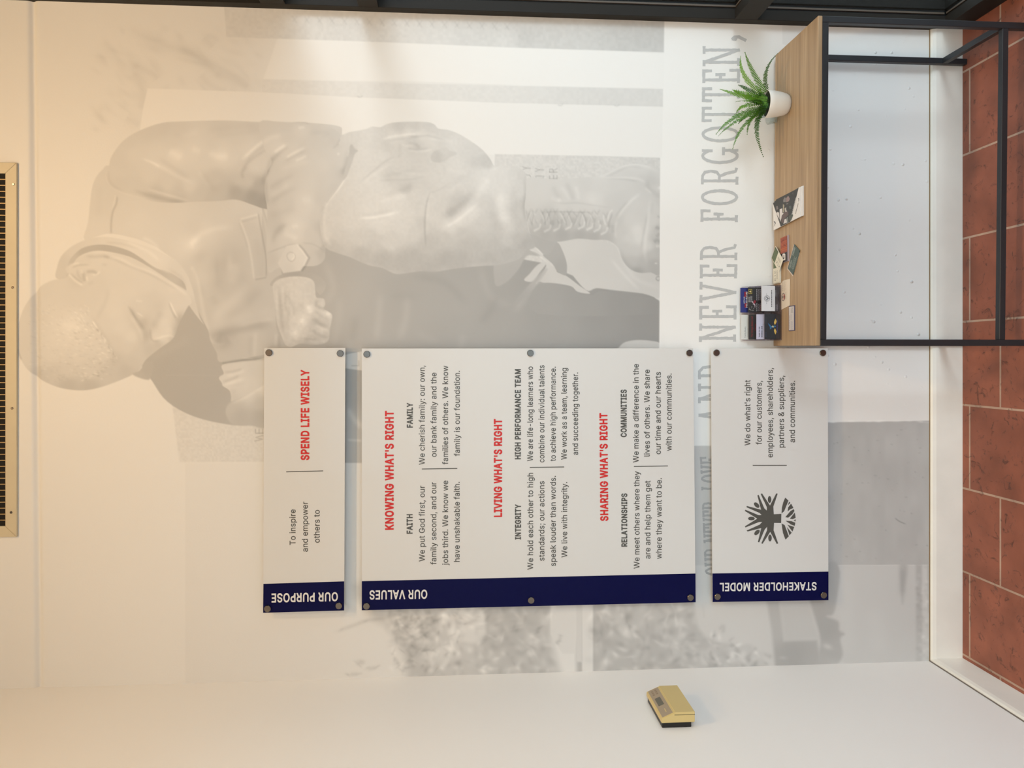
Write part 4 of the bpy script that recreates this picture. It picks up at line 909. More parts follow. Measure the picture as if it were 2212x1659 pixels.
    p.grain('thigh', 5, .018, 21)
    K('D', [(760, 1020), (735, 1130), (725, 1270), (740, 1410), (800, 1500)], 4.5, .035, taper=.1); K('D', [(730, 1060), (700, 1200), (705, 1400), (740, 1520)], 6, -.035, taper=.2); K('D', [(1000, 690), (900, 850), (780, 1010)], 3.4, .03)
    K('D', [(1020, 380), (1050, 420), (1100, 450)], 5, -.05)
    F('D', [(1015, 390), (1045, 380), (1065, 420), (1105, 445), (1070, 480), (1045, 560), (1010, 660), (975, 740), (935, 770), (960, 650), (1000, 530)], [(1040, 430, .83), (1010, 560, .855), (960, 720, .86)], 2.2)

    # ---- boot
    boot = [(300, 395), (420, 385), (560, 395), (700, 400), (880, 385), (1080, 365), (1200, 330), (1330, 265), (1480, 228), (1620, 240), (1808, 300), (1808, 560), (1805, 1000), (1800, 1452), (1690, 1445), (1560, 1448), (1450, 1400), (1370, 1300), (1330, 1180), (1260, 1110), (1180, 1080), (1060, 1080), (880, 1066), (760, 1085), (640, 1100), (520, 1080), (400, 1030), (340, 1010),
            (320, 940), (290, 820), (280, 680), (300, 560)]
    F('F', boot, [(380, 450, .895), (480, 560, .90), (380, 620, .90), (640, 470, .895), (820, 480, .895), (960, 450, .885), (1120, 480, .895), (1300, 480, .885), (1100, 650, .91), (1040, 640, .93), (1220, 640, .88), (1350, 620, .875), (1100, 380, .90), (1300, 310, .89), (1450, 250, .905), (1600, 270, .89), (1450, 330, .88), (1600, 420, .865), (1700, 420, .84), (1780, 320, .87),
                  (1720, 540, .87), (350, 720, .89), (330, 850, .855), (420, 850, .86), (540, 860, .84), (600, 900, .80), (760, 860, .85), (820, 880, .835), (900, 840, .86), (1000, 880, .86), (1150, 860, .88), (700, 700, .90), (860, 720, .90), (1000, 720, .90), (500, 1000, .77), (700, 1010, .76), (900, 1020, .765), (1050, 1040, .77), (1180, 1060, .80), (400, 1000, .80), (1240, 900, .855), (1320, 860, .86),
                  (1300, 760, .88), (1500, 700, .89), (1600, 760, .885), (1450, 850, .90), (1540, 980, .945), (1560, 1060, .935), (1450, 1050, .90), (1380, 1000, .875), (1400, 1160, .865), (1520, 1200, .87), (1640, 950, .90), (1720, 900, .89), (1650, 1150, .90), (1740, 1060, .83), (1760, 950, .82), (1600, 1330, .80), (1480, 1330, .82), (1720, 1340, .76), (1560, 1420, .76), (1760, 1430, .75), (1700, 1250, .82), (1780, 1200, .80), (1700, 700, .88), (1790, 640, .85)],
      1.5, name='boot', power=2.8, curve=True)
    for q, w_, d in (([(1080, 370), (1200, 340), (1330, 270), (1480, 235), (1640, 255), (1800, 330)], 4, .035), ([(1160, 385), (1300, 320), (1450, 260), (1600, 270)], 3, -.03), ([(1120, 370), (1250, 390), (1400, 385), (1560, 400), (1640, 450)], 3, .035), ([(1180, 395), (1400, 400), (1540, 425)], 2.6, -.04), ([(1640, 400), (1660, 490), (1740, 560), (1800, 600)], 6, -.04), ([(1620, 490), (1700, 560)], 3, .04),
                     ([(1310, 850), (1380, 740), (1470, 640), (1570, 560)], 3.4, .045), ([(1290, 830), (1350, 740), (1440, 640)], 3, -.035), ([(1310, 860), (1290, 960), (1300, 1060)], 3, .035), ([(1260, 900), (1270, 1010)], 5, -.045), ([(1650, 780), (1630, 900), (1600, 1050), (1580, 1200)], 3, -.04), ([(1680, 640), (1660, 840), (1640, 1010), (1620, 1200), (1640, 1340)], 4, .035), ([(1710, 660), (1690, 800)], 4, -.02),
                     ([(1340, 1180), (1400, 1330), (1500, 1410), (1620, 1440)], 6, -.04), ([(1720, 1110), (1760, 1085), (1800, 1110)], 5, -.09), ([(1740, 930), (1790, 960)], 4, -.08), ([(1750, 1050), (1790, 1000)], 4, -.07), ([(1780, 480), (1800, 510)], 4, .07), ([(1730, 1342), (1762, 1342)], 1.6, .12), ([(1740, 1150), (1800, 1150)], 3, .06), ([(1760, 810), (1795, 830)], 3, -.06),
                     ([(590, 470), (630, 560), (690, 640)], 6, -.025), ([(740, 430), (790, 540), (820, 640)], 6, -.03), ([(680, 480), (740, 560), (790, 640)], 5, .025), ([(840, 470), (870, 560), (880, 640)], 5, .03), ([(600, 660), (720, 670), (870, 665), (1040, 690), (1240, 720)], 2.2, -.03), ([(640, 640), (690, 620)], 5, .035), ([(560, 600), (680, 650)], 5, .02)):
        K('F', q, w_, d, 'boot')
    # laces: loops and hooks down the front
    for k in range(12):
        x = 300 + 78 * k + rs.uniform(-9, 9)
        y = 752 + 2 * k + rs.uniform(-14, 14)
        j = lambda: rs.uniform(-12, 12)
        K('F', [(x - 20 + j(), y - 20), (x + 24 + j(), y + 60 + j()), (x + 52 + j(), y + 160 + j())], 2.2, -.06, 'boot')
        K('F', [(x + 44 + j(), y - 26), (x + 8 + j(), y + 56 + j()), (x - 22 + j(), y + 168 + j())], 2.2, -.05, 'boot')
        K('F', [(x - 6 + j(), y + 10), (x + 26 + j(), y + 80), (x + 40 + j(), y + 130)], 1.8, .05, 'boot')
        K('F', [(x + 30 + j(), y + 6), (x + 2 + j(), y + 90), (x - 16 + j(), y + 150)], 1.6, .045, 'boot')
        O('F', x + 20, y + 40 + j(), 16, 12, rs.uniform(0, 180), rs.choice([-.03, .04]), 'boot')
    for k, (x, y) in enumerate(((420, 960), (535, 970), (640, 960), (770, 945), (915, 940), (1010, 950), (1090, 970), (1170, 1000))):
        K('F', [(x - 46, y + 22), (x - 12, y + 4), (x + 22, y - 16), (x + 38, y - 70)], 2.6, .10, 'boot', taper=.3)
        K('F', [(x + 12, y + 12), (x + 48, y - 70), (x + 52, y - 120)], 4, -.04, 'boot')
    K('F', [(450, 775), (600, 765), (760, 765), (900, 770), (1040, 770)], 1.8, -.05, 'boot'); K('F', [(1205, 880), (1225, 780), (1270, 740)], 2, .06, 'boot'); K('F', [(1160, 780), (1165, 860), (1190, 920)], 2, .06, 'boot'); K('F', [(1215, 900), (1260, 780)], 2, -.06, 'boot')
    K('F', [(1755, 1495), (1750, 1520), (1775, 1535), (1790, 1515), (1785, 1492), (1755, 1495)], 1.5, -.13, taper=0)
    F('P', [(1426, 340), (1434, 340), (1436, -60), (1520, -60), (1520, 962), (1424, 962), (1424, 752)], 1.0, .9, curve=False, a=1)

    # ---- grey stone blocks under the words, right-hand lower part of the picture
    F('P', [(1424, 963), (1680, 963), (1680, 1245), (1424, 1250)], .845, 1.2, curve=False, name='boxa')
    F('P', [(1680, 913), (1900, 911), (2040, 908), (2040, 1220), (1780, 1221), (1680, 1221)], [(1800, 950, .785), (1800, 1100, .79), (1980, 950, .80), (1980, 1150, .80)], 1.2, curve=False, name='boxb')
    p.grain('boxb', 14, .03, 30, 1.0, 2.2); p.grain('boxb', 60, .03, 31)
    for k in range(46):
        x, y = rs.uniform(40, 700), rs.uniform(60, 960)
        K('J', [(x, y), (x + rs.uniform(8, 24), y + rs.uniform(-5, 5))], 1.5, -rs.uniform(.02, .07), 'boxb', taper=.6)
    K('J', [(470, 672), (500, 695), (545, 714)], 1.4, -.13, taper=.5)
    # ragged white brush edge above the block
    for k in range(14):
        x = rs.uniform(30, 700)
        O('J', x, 33 + rs.uniform(-4, 6), 20, 5, 0, .05)
    F('P', [(1690, -60), (1740, -60), (1735, 110), (1690, 95)], .965, 1.5, curve=False)
    # ---- garden at the very left of the picture (image bottom)
    F('P', [(400, 1000), (700, 1000), (1436, 1000), (1424, 1600), (400, 1600)], [(500, 1250, .955), (700, 1300, .955), (800, 1400, .955), (900, 1300, .955)], 2, curve=False)
    F('P', [(1430, 1221), (2040, 1221), (2040, 1600), (1430, 1600)], [(1800, 1300, .865), (1950, 1400, .865), (1600, 1350, .89), (1560, 1420, .88)], 2, curve=False)
    g = 'P'
    F(g, [(790, 1250), (1170, 1240), (1190, 1380), (1215, 1600), (900, 1600), (880, 1440), (840, 1360), (800, 1330)], [(880, 1340, .85), (960, 1400, .87), (1000, 1340, .90), (1060, 1320, .80), (1100, 1380, .80), (1150, 1420, .82), (900, 1430, .83), (850, 1320, .87)], 14, name='bush1')
    F(g, [(1282, 1200), (1420, 1200), (1490, 1280), (1510, 1360), (1560, 1390), (1640, 1410), (1680, 1600), (1276, 1600)], [(1300, 1320, .80), (1300, 1380, .79), (1400, 1320, .84), (1440, 1380, .80), (1480, 1410, .80), (1560, 1410, .83), (1620, 1430, .85)], 7, name='bush2')
    F('L', [(970, 60), (1250, 50), (1280, 290), (1180, 330), (1080, 300), (990, 260)], .935, 6)
    F('P', [(1189, 1220), (1243, 1220), (1243, 1412), (1215, 1412), (1189, 1370)], .93, 3, curve=False)
    F('P', [(1256, 1220), (1281, 1220), (1281, 1600), (1258, 1600)], .945, 3, curve=False)
    F('P', [(1243, 1220), (1256, 1220), (1258, 1430), (1245, 1430)], .905, 3, curve=False)
    for k in range(760):     # leaves: pale and dark dabs
        if rs.rand() < .5:
            x, y = rs.uniform(830, 1230), rs.uniform(1310, 1470); nm = 'bush1'
        else:
            x, y = rs.uniform(1270, 1640), rs.uniform(1290, 1450); nm = 'bush2'
        O('P', x, y, rs.uniform(5, 14), rs.uniform(3, 8), rs.uniform(0, 180), rs.choice([.045, .05, -.04, -.035]) * rs.uniform(.5, 1.2), nm)
    for k in range(120):
        x = rs.uniform(845, 1000); y = rs.uniform(1315, 1455)
        O('P', x, y, rs.uniform(4, 10), rs.uniform(2, 5), rs.uniform(0, 180), rs.choice([-.05, -.06, .03]) * rs.uniform(.4, 1.1))
    for x, y, w_, h in ((930, 1415, 34, 20), (985, 1362, 16, 10), (900, 1358, 20, 12), (1335, 1340, 14, 22), (1345, 1365, 20, 14), (1470, 1375, 14, 10)):
        O('P', x, y, w_, h, 0, .06)
    # leafy twigs reaching into the sky
    for q in ([(90, 240), (160, 215), (230, 190), (340, 150), (480, 130), (600, 100)], [(250, 470), (310, 480), (270, 500)], [(550, 430), (590, 490), (600, 520)], [(660, 465), (720, 480)], [(560, 270), (640, 300), (720, 270)], [(760, 380), (860, 385)], [(620, 540), (660, 520)],
              [(1040, 120), (1060, 190), (1030, 260)], [(1130, 180), (1240, 130)], [(1890, 260), (1870, 310), (1840, 330)], [(850, 110), (880, 160)], [(340, 540), (420, 520)], [(200, 580), (280, 575)], [(1720, 200), (1690, 250)]):
        K('L', q, 4.5, -.06, taper=.7)
        for k in range(3):
            a = q[rs.randint(len(q))]
            O('L', a[0] + rs.uniform(-20, 20), a[1] + rs.uniform(-14, 14), 22, 9, rs.uniform(-40, 40), -.04)
    for k in range(60):
        x, y = rs.uniform(560, 820), rs.uniform(90, 330)
        O('L', x, y, rs.uniform(12, 34), rs.uniform(8, 18), rs.uniform(0, 180), rs.choice([-.04, -.05, .03]) * (1 if x > 600 else .6))
    K('P', [(745, 1270), (742, 1300), (752, 1310), (735, 1335)], 5, -.04)
    # building and tree silhouettes beyond the third sign
    F('K', [(1460, 60), (1560, 60), (1600, 380), (1860, 380), (1900, 600), (2010, 600), (1530, 600), (1500, 300)], [(1500, 150, .80), (1540, 300, .80), (1650, 480, .745), (1900, 560, .77)], 6, curve=False)
    F('K', [(1570, 80), (1790, 60), (1870, 360), (1600, 385)], .845, 7, curve=False)
    F('K', [(1790, -60), (2030, -200), (2018, 60), (1990, 170), (1940, 190), (2030, 230), (2040, 300), (2080, 330), (2045, 370), (2065, 500), (1990, 600), (1860, 600), (1890, 380), (1830, 150)], [(1900, 130, .76), (1980, 50, .77), (1950, 300, .745), (1980, 450, .77), (1920, 560, .79)], 5)
    O('K', 1945, 430, 40, 22, 20, .09); O('K', 1590, 520, 30, 14, 0, .05); O('K', 2000, 590, 60, 50, 0, .04)
    K('K', [(1080, 300), (1115, 270), (1110, 330)], 5, -.05)
    for k in range(44):
        x, y = rs.uniform(1000, 1500), rs.uniform(330, 580)
        if y > 300 + (x - 1000) * .38:
            O('K', x, y, rs.uniform(14, 40), rs.uniform(10, 20), rs.uniform(0, 180), rs.choice([-.055, -.045, .05]))
    K('K', [(950, 90), (965, 210)], 3, -.015)
    F('J', [(25, 985), (92, 985), (88, 1130), (70, 1240), (25, 1260)], .755, 4)
    F('J', [(500, 985), (555, 985), (535, 1140), (520, 1240)], .80, 6); K('J', [(525, 990), (520, 1200)], 8, -.05)
    F('J', [(610, 980), (650, 985), (650, 1640), (612, 1640)], [(630, 1020, .79), (630, 1300, .80), (630, 1600, .83)], 5, curve=False)
    F('J', [(685, 980), (730, 985), (730, 1300), (690, 1300)], .80, 4, curve=False); F('J', [(655, 985), (684, 985), (690, 1640), (655, 1640)], .885, 4, curve=False)
    for k in range(50):
        O('J', rs.uniform(615, 700), rs.uniform(990, 1620), 14, 12, 0, rs.choice([-.03, .03]))
    K('J', [(120, 1000), (150, 1300), (130, 1600)], 20, .012); K('J', [(330, 1250), (380, 1600)], 20, .012)
    return np.clip(1 - (1 - p.T) * 1.07, 0.3, 1.03)

# ---MESH---
def build_mural():
    g = 0.0028
    xs = np.linspace(XL, XR, int((XR - XL) / g) + 1)
    zs = np.concatenate([np.arange(0.1145, 3.36, g), np.linspace(3.40, ZC, 4)])
    X, Z = np.meshgrid(xs, zs)                      # rows: height, columns: across
    dx, dy, dz = X, np.full_like(X, -CAM.y), Z - CAM.z
    f_ = dy * fwd.y + dz * fwd.z
    d_ = dy * dwn.y + dz * dwn.z
    U, V = (PU + FPX * d_ / f_).astype(np.float32), (PV - FPX * dx / f_).astype(np.float32)
    T = paint(Painter(U, V))
    T[Z > 3.37] = 0.97
    # shallow plaster joint running along the wall near the top
    Y = 0.0085 * np.exp(-((Z - 3.1955 - 0.0097 * X) / 0.010) ** 2)
    co = np.stack([X, Y, Z], -1).reshape(-1, 3).astype(np.float32)
    nr, nc = X.shape
    idx = np.arange(nr * nc).reshape(nr, nc)
    q = np.stack([idx[:-1, :-1], idx[:-1, 1:], idx[1:, 1:], idx[1:, :-1]], -1).reshape(-1, 4).astype(np.int32)
    me = bpy.data.meshes.new('wall_mural')
    me.vertices.add(len(co)); me.vertices.foreach_set('co', co.ravel())
    me.loops.add(q.size); me.loops.foreach_set('vertex_index', q.ravel())
    me.polygons.add(len(q)); me.polygons.foreach_set('loop_start', np.arange(0, q.size, 4, dtype=np.int32))
    me.update(calc_edges=True)
    at = me.attributes.new('ink', 'FLOAT', 'POINT')
    at.data.foreach_set('value', (T.ravel() ** 2.2).astype(np.float32))
    me.materials.append(M['mural'])
    me.polygons.foreach_set('use_smooth', np.ones(len(q), bool))
    o = bpy.data.objects.new('wall_mural', me)
    COL.objects.link(o)
    return tag(o, 'pale grey photographic wallpaper of a bowed soldier statue covering the whole end wall', 'mural')
mural = build_mural()

# slab-serif words printed across the mural
def slab_letters(name, items, ink, top_at, base_at, thick):
    """items: (character, v at its left side, v at its right side); top_at / base_at give the picture column of cap line and baseline at a given v"""
    G = {
        'N': [[(.13, 0), (.13, 1)], [(.13, 1), (.86, 0)], [(.86, 0), (.86, 1)], [(-.04, 0), (.32, 0)], [(-.06, 1), (.2, 1)], [(.68, 1), (1.04, 1)]],
        'E': [[(.2, 0), (.2, 1)], [(.02, 1), (.93, 1)], [(.93, 1.02), (.93, .79)], [(.2, .52), (.62, .52)], [(.62, .40), (.62, .64)], [(.02, 0), (.97, 0)], [(.97, -.02), (.97, .24)]],
        'F': [[(.2, 0), (.2, 1)], [(.02, 1), (.95, 1)], [(.95, 1.02), (.95, .78)], [(.2, .52), (.65, .52)], [(.65, .40), (.65, .64)], [(.0, 0), (.48, 0)]],
        'V': [[(.12, 1), (.5, 0)], [(.5, 0), (.88, 1)], [(-.03, 1), (.3, 1)], [(.7, 1), (1.03, 1)]],
        'R': [[(.2, 0), (.2, 1)], [(.02, 1), (.55, 1), (.78, .93), (.86, .76), (.78, .58), (.55, .51), (.2, .51)], [(.5, .51), (.72, .3), (.84, .04), (1.02, .02)], [(.0, 0), (.42, 0)]],
        'O': [[(.5 + .44 * math.cos(t * math.pi / 12), .5 + .5 * math.sin(t * math.pi / 12)) for t in range(25)]],
        'G': [[(.5 + .44 * math.cos(t * math.pi / 12), .5 + .5 * math.sin(t * math.pi / 12)) for t in range(3, 22)] + [(.86, .2)], [(.88, .0), (.88, .40)], [(.62, .40), (1.04, .40)], [(.86, .74), (.86, 1.0)]],
        'T': [[(.5, 0), (.5, 1)], [(.03, 1), (.97, 1)], [(.05, 1.02), (.05, .78)], [(.95, 1.02), (.95, .78)], [(.28, 0), (.72, 0)]],
        'D': [[(.2, 0), (.2, 1)], [(.02, 1), (.5, 1), (.78, .9), (.9, .5), (.78, .1), (.5, 0), (.02, 0)]],
        'A': [[(.12, 0), (.5, 1)], [(.5, 1), (.88, 0)], [(.26, .34), (.74, .34)], [(-.05, 0), (.3, 0)], [(.7, 0), (1.05, 0)]],
        'L': [[(.2, 0), (.2, 1)], [(.02, 1), (.42, 1)], [(.02, 0), (.97, 0)], [(.97, -.02), (.97, .28)]],
        'U': [[(.14, 1), (.14, .25), (.3, .04), (.5, 0), (.7, .04), (.86, .25), (.86, 1)], [(-.03, 1), (.32, 1)], [(.68, 1), (1.03, 1)]],
        ',': [[(.35, 1), (.6, .85), (.65, .5), (.2, 0)], [(.35, 1), (.3, .8), (.55, .75)]],
    }
    rs = random.Random(5)
    bm = bmesh.new()
    ply = 0
    for ch, v0, v1 in items:
        def at(p):
            v = v0 + (v1 - v0) * p[0]
            return Vector((base_at(v) + (top_at(v) - base_at(v)) * p[1], v))
        for path in G[ch]:
            pts = []
            ply += 1
            yk = -0.0004 - 0.00002 * (ply % 9)
            for a, b in zip(path, path[1:]):        # resample so the worn edge can wander
                A, Bq = at(a), at(b)
                n = max(2, int((Bq - A).length / 4))
                pts += [A.lerp(Bq, i / n) for i in range(n)]
            pts.append(at(path[-1]))
            L_, Rr = [], []
            for i, q in enumerate(pts):
                d = (pts[min(i + 1, len(pts) - 1)] - pts[max(i - 1, 0)])
                d.normalize()
                nn = Vector((-d.y, d.x))
                h = thick / 2
                L_.append(q + nn * (h + rs.uniform(-.55, .45)))
                Rr.append(q - nn * (h + rs.uniform(-.55, .45)))
            e = (pts[-1] - pts[-2]).normalized() * thick * .3
            L_[-1] += e; Rr[-1] += e
            e = (pts[0] - pts[1]).normalized() * thick * .3
            L_[0] += e; Rr[0] += e
            vl = [bm.verts.new(at_y(q.x, q.y, yk - 3e-6 * i)) for i, q in enumerate(L_)]
            vr = [bm.verts.new(at_y(q.x, q.y, yk - 3e-6 * i)) for i, q in enumerate(Rr)]
            for i in range(len(vl) - 1):
                bm.faces.new((vl[i], vl[i + 1], vr[i + 1], vr[i]))
    for f in bm.faces:
        f.normal_update()
        if f.normal.y > 0:
            f.normal_flip()
    return obj(name, bm, M[ink], mural)
M['mural_ink'] = mat('faded_grey_ink', rgb(191, 191, 189), 0.5, vary=0.03, vscale=60)
M['mural_ink_dark'] = mat('faded_dark_ink', rgb(166, 166, 165), 0.5, vary=0.04, vscale=60)
big = (lambda v: 1513 + (735 - v) * 0.0125 if v < 760 else 1511, lambda v: 1587 + (735 - v) * 0.0145)
for wd in ([('N', 735, 702), ('E', 689, 662), ('V', 651, 612), ('E', 600, 573), ('R', 560, 530)], [('F', 478, 454), ('O', 442, 410), ('R', 397, 365), ('G', 353, 321),
           ('O', 306, 274), ('T', 262, 232), ('T', 219, 190), ('E', 178, 151), ('N', 139, 103)], [('A', 913, 881), ('N', 867, 832), ('D', 818, 787)]):
    slab_letters('lettering', wd, 'mural_ink', big[0], big[1], 6.3)['label'] = 'grey worn slab-serif word on the mural'
slab_letters('comma', [(',', 90, 74)], 'mural_ink', lambda v: 1583, lambda v: 1610, 7.0)
for wd in ([('O', 1243, 1226), ('U', 1222, 1206), ('R', 1202, 1186)], [('N', 1171, 1155), ('E', 1151, 1139), ('V', 1136, 1120), ('E', 1116, 1104), ('R', 1100, 1085)], [('L', 1058, 1046), ('O', 1042, 1026), ('V', 1022, 1006), ('E', 1002, 988)]):
    slab_letters('lettering', wd, 'mural_ink_dark', lambda v: 1514 + (v - 985) * 0.044, lambda v: 1562 + (v - 985) * 0.044, 4.6)
# ------------------------------------------------------------------ wall signs
YS = -0.030          # front face of the sign panels
def sp(c, x, y):
    """crop coordinates of the traced photograph regions -> photograph pixel"""
    if c == 1: return 540 + x / 2.72, 730 + y / 2.72
    if c == 2: return 1020 + x / 2.72, 730 + y / 2.72
    return 1480 + x / 2.7206, 730 + y / 2.7206
LZ = (0, -0.0006, 0)
def line(bm, c, text, base, y0, y1, cap=34, bold=0.007, mi=0, base1=None):
    a = at_y(*sp(c, base, y0), YS); b = at_y(*sp(c, base if base1 is None else base1, y1), YS)
    q = at_y(*sp(c, base - cap, y0), YS)
    d = (b - a).normalized()
    write(bm, text, a, b, Vector((-d.z, 0, d.x)), (q - a).length, bold, mi, lift=LZ)
def standoff(parent, x, z, yfront=YS, metal=None):
    bm = bmesh.new()
    cyl_y(bm, x, z, 0.0112, yfront - 0.0055, yfront, bev=0.0012)
    bmh = bmesh.new()
    cyl_y(bmh, x, z, 0.0085, yfront + 0.005, -0.0003)
    cap = obj('standoff', bm, metal or M['steel'], parent, smooth=False)
    for p in cap.data.polygons:
        p.use_smooth = len(p.vertices) == 4 and abs(p.normal.y) < 0.5
    obj('barrel', bmh, M['steel'], cap, smooth=False)
def panel(name, label, corners, band, pins, cat='sign'):
    """corners/band: photograph pixels of the front face (room-left-top ... ) and of the navy band"""
    root = thing(name, label, cat, group='white wall signs on steel standoffs')
    P = [at_y(*p, YS) for p in corners]
    bm = bmesh.new()
    slab(bm, P, (0, 0.005, 0))
    obj('panel', bm, M['white_acrylic'], root)
    bm = bmesh.new()
    slab(bm, [at_y(*p, YS) + Vector((0, -0.0004, 0)) for p in band], (0, 0.0003, 0))
    obj('title_band', bm, M['navy'], root, )['label'] = 'navy blue title band'
    for p in pins:
        q = at_y(*p, YS - 0.005)
        standoff(root, q.x, q.z)
    return root
def lettering(root, name, ink, rows, label=None):
    bm = bmesh.new()
    for r in rows:
        line(bm, **r) if isinstance(r, dict) else line(bm, *r)
    o = obj(name, bm, M[ink], root)
    if label:
        o['label'] = label
    return o
def rule(root, c, x0, y0, x1, y1):
    a, b = at_y(*sp(c, x0, y0), YS), at_y(*sp(c, x1, y1), YS)
    bm = bmesh.new()
    h = Vector((0.0014, 0, 0))
    slab(bm, [a - h, b - h, b + h, a + h], (0, -0.0005, 0))
    obj('divider_line', bm, M['grey_ink'], root)
def title(root, c, text, x0, y0, x1, y1, cap):
    a, b = at_y(*sp(c, x0, y0), YS), at_y(*sp(c, x1, y1), YS)
    q = at_y(*sp(c, x0, y0 + cap), YS)
    d = (b - a).normalized()
    bm = bmesh.new()
    write(bm, text, a, b, Vector((-d.z, 0, d.x)), (q - a).length, 0.022, lift=(0, -0.0011, 0))
    obj('title_lettering', bm, M['white_ink'], root)['label'] = 'white title reading upwards on the navy band'

B = 0.034
# purpose sign (the topmost one)
s1 = panel('wall_sign', 'small white sign with red SPEND LIFE WISELY, highest of the three wall signs',
           [sp(1, 84, 60), sp(1, 560, 59), sp(1, 553, 1601), sp(1, 77, 1615)],
           [sp(1, 79, 1445), sp(1, 553.5, 1430), sp(1, 553, 1601), sp(1, 77, 1615)],
           [sp(1, 110, 87), sp(1, 529, 91), sp(1, 102, 1592), sp(1, 521, 1575)])
lettering(s1, 'heading', 'red_ink', [(1, 'SPEND LIFE WISELY', 349, 718, 187, 51, B)], 'red heading')
lettering(s1, 'body_text', 'grey_ink', [(1, 'To inspire', 268, 1216, 1007, 35), (1, 'and empower', 340, 1256, 962, 35), (1, 'others to', 410, 1203, 1010, 35)])
rule(s1, 1, 213, 787, 430, 781)
title(s1, 1, 'OUR PURPOSE', 517, 1493, 127, 1501, 53)

s2 = panel('wall_sign', 'large white sign listing values under red headings, middle of the three wall signs',
           [sp(1, 657, 62), sp(2, 1298, 61), sp(2, 1313, 1553), sp(1, 657, 1600)],
           [sp(1, 657, 1429), sp(2, 1312, 1384), sp(2, 1313, 1553), sp(1, 657, 1600)],
           [sp(1, 686, 96), sp(1, 684, 1577), sp(2, 342, 89), sp(2, 347, 1543), sp(2, 1278, 88), sp(2, 1284, 1527)])
lettering(s2, 'heading', 'red_ink', [(1, "KNOWING WHAT'S RIGHT", 845, 1127, 428, 52, B)], 'red heading')
lettering(s2, 'heading', 'red_ink', [(2, "LIVING WHAT'S RIGHT", 176, 1052, 476, 49, B)], 'red heading')
lettering(s2, 'heading', 'red_ink', [dict(c=2, text="SHARING WHAT'S RIGHT", base=800, y0=1075, y1=441, cap=48, bold=B, base1=795)], 'red heading')
lettering(s2, 'subheading', 'grey_ink', [(1, 'FAITH', 956, 1150, 1035, 36, B)])
lettering(s2, 'body_text', 'grey_ink', [(1, 'We put God first, our', 1027, 1313, 868), (1, 'family second, and our', 1095, 1331, 847),
          (1, 'jobs third. We know we', 1164, 1335, 838), (1, 'have unshakable faith.', 1232, 1315, 845)])
lettering(s2, 'subheading', 'grey_ink', [(1, 'FAMILY', 957, 527, 381, 36, B)])
lettering(s2, 'body_text', 'grey_ink', [(1, 'We cherish family: our own,', 1027, 745, 162), (1, 'our bank family and the', 1096, 699, 204),
          (1, 'families of others. We know', 1164, 743, 163), (1, 'family is our foundation.', 1233, 694, 193)])
rule(s2, 1, 1010, 770, 1218, 767)
lettering(s2, 'subheading', 'grey_ink', [(2, 'INTEGRITY', 287, 1184, 977, 36, B)])
lettering(s2, 'body_text', 'grey_ink', [(2, 'We hold each other to high', 358, 1361, 793), (2, 'standards; our actions', 424, 1309, 841),
          (2, 'speak louder than words.', 491, 1340, 810), (2, 'We live with integrity.', 558, 1289, 846)])
lettering(s2, 'subheading', 'grey_ink', [(2, 'HIGH PERFORMANCE TEAM', 286, 713, 183, 36, B)])
lettering(s2, 'body_text', 'grey_ink', [(2, 'We are life-long learners who', 357, 724, 168), (2, 'combine our individual talents', 424, 731, 160),
          (2, 'to achieve high performance.', 491, 724, 169), (2, 'We work as a team, learning', 556, 715, 177), (2, 'and succeeding together.', 622, 687, 203)])
rule(s2, 2, 338, 761, 540, 758)
lettering(s2, 'subheading', 'grey_ink', [(2, 'RELATIONSHIPS', 911, 1226, 913, 35, B)])
lettering(s2, 'body_text', 'grey_ink', [(2, 'We meet others where they', 983, 1355, 783), (2, 'are and help them get', 1047, 1297, 838), (2, 'where they want to be.', 1113, 1298, 823)])
lettering(s2, 'subheading', 'grey_ink', [(2, 'COMMUNITIES', 908, 583, 303, 36, B)])
lettering(s2, 'body_text', 'grey_ink', [(2, 'We make a difference in the', 978, 732, 153), (2, 'lives of others. We share', 1043, 696, 186),
          (2, 'our time and our hearts', 1108, 683, 200), (2, 'with our communities.', 1172, 663, 209)])
rule(s2, 2, 950, 755, 1150, 752)
title(s2, 1, 'OUR VALUES', 1042, 1478, 703, 1483, 54)

s3 = panel('wall_sign', 'white sign with a grey round emblem of people, lowest of the three wall signs',
           [sp(3, 152, 62), sp(3, 838, 61), sp(3, 842, 1541), sp(3, 161, 1552)],
           [sp(3, 160, 1384), sp(3, 842, 1373), sp(3, 842, 1541), sp(3, 161, 1552)],
           [sp(3, 186, 87), sp(3, 812, 88), sp(3, 192, 1522), sp(3, 816, 1513)])
lettering(s3, 'body_text', 'grey_ink', [(3, "We do what's right", 383, 632, 247), (3, 'for our customers,', 450, 627, 252), (3, 'employees, shareholders,', 515, 702, 177),
          (3, 'partners & suppliers,', 581, 644, 222), (3, 'and communities.', 645, 614, 252)])
rule(s3, 3, 397, 749, 597, 749)
title(s3, 3, 'STAKEHOLDER MODEL', 772, 1434, 203, 1439, 49)
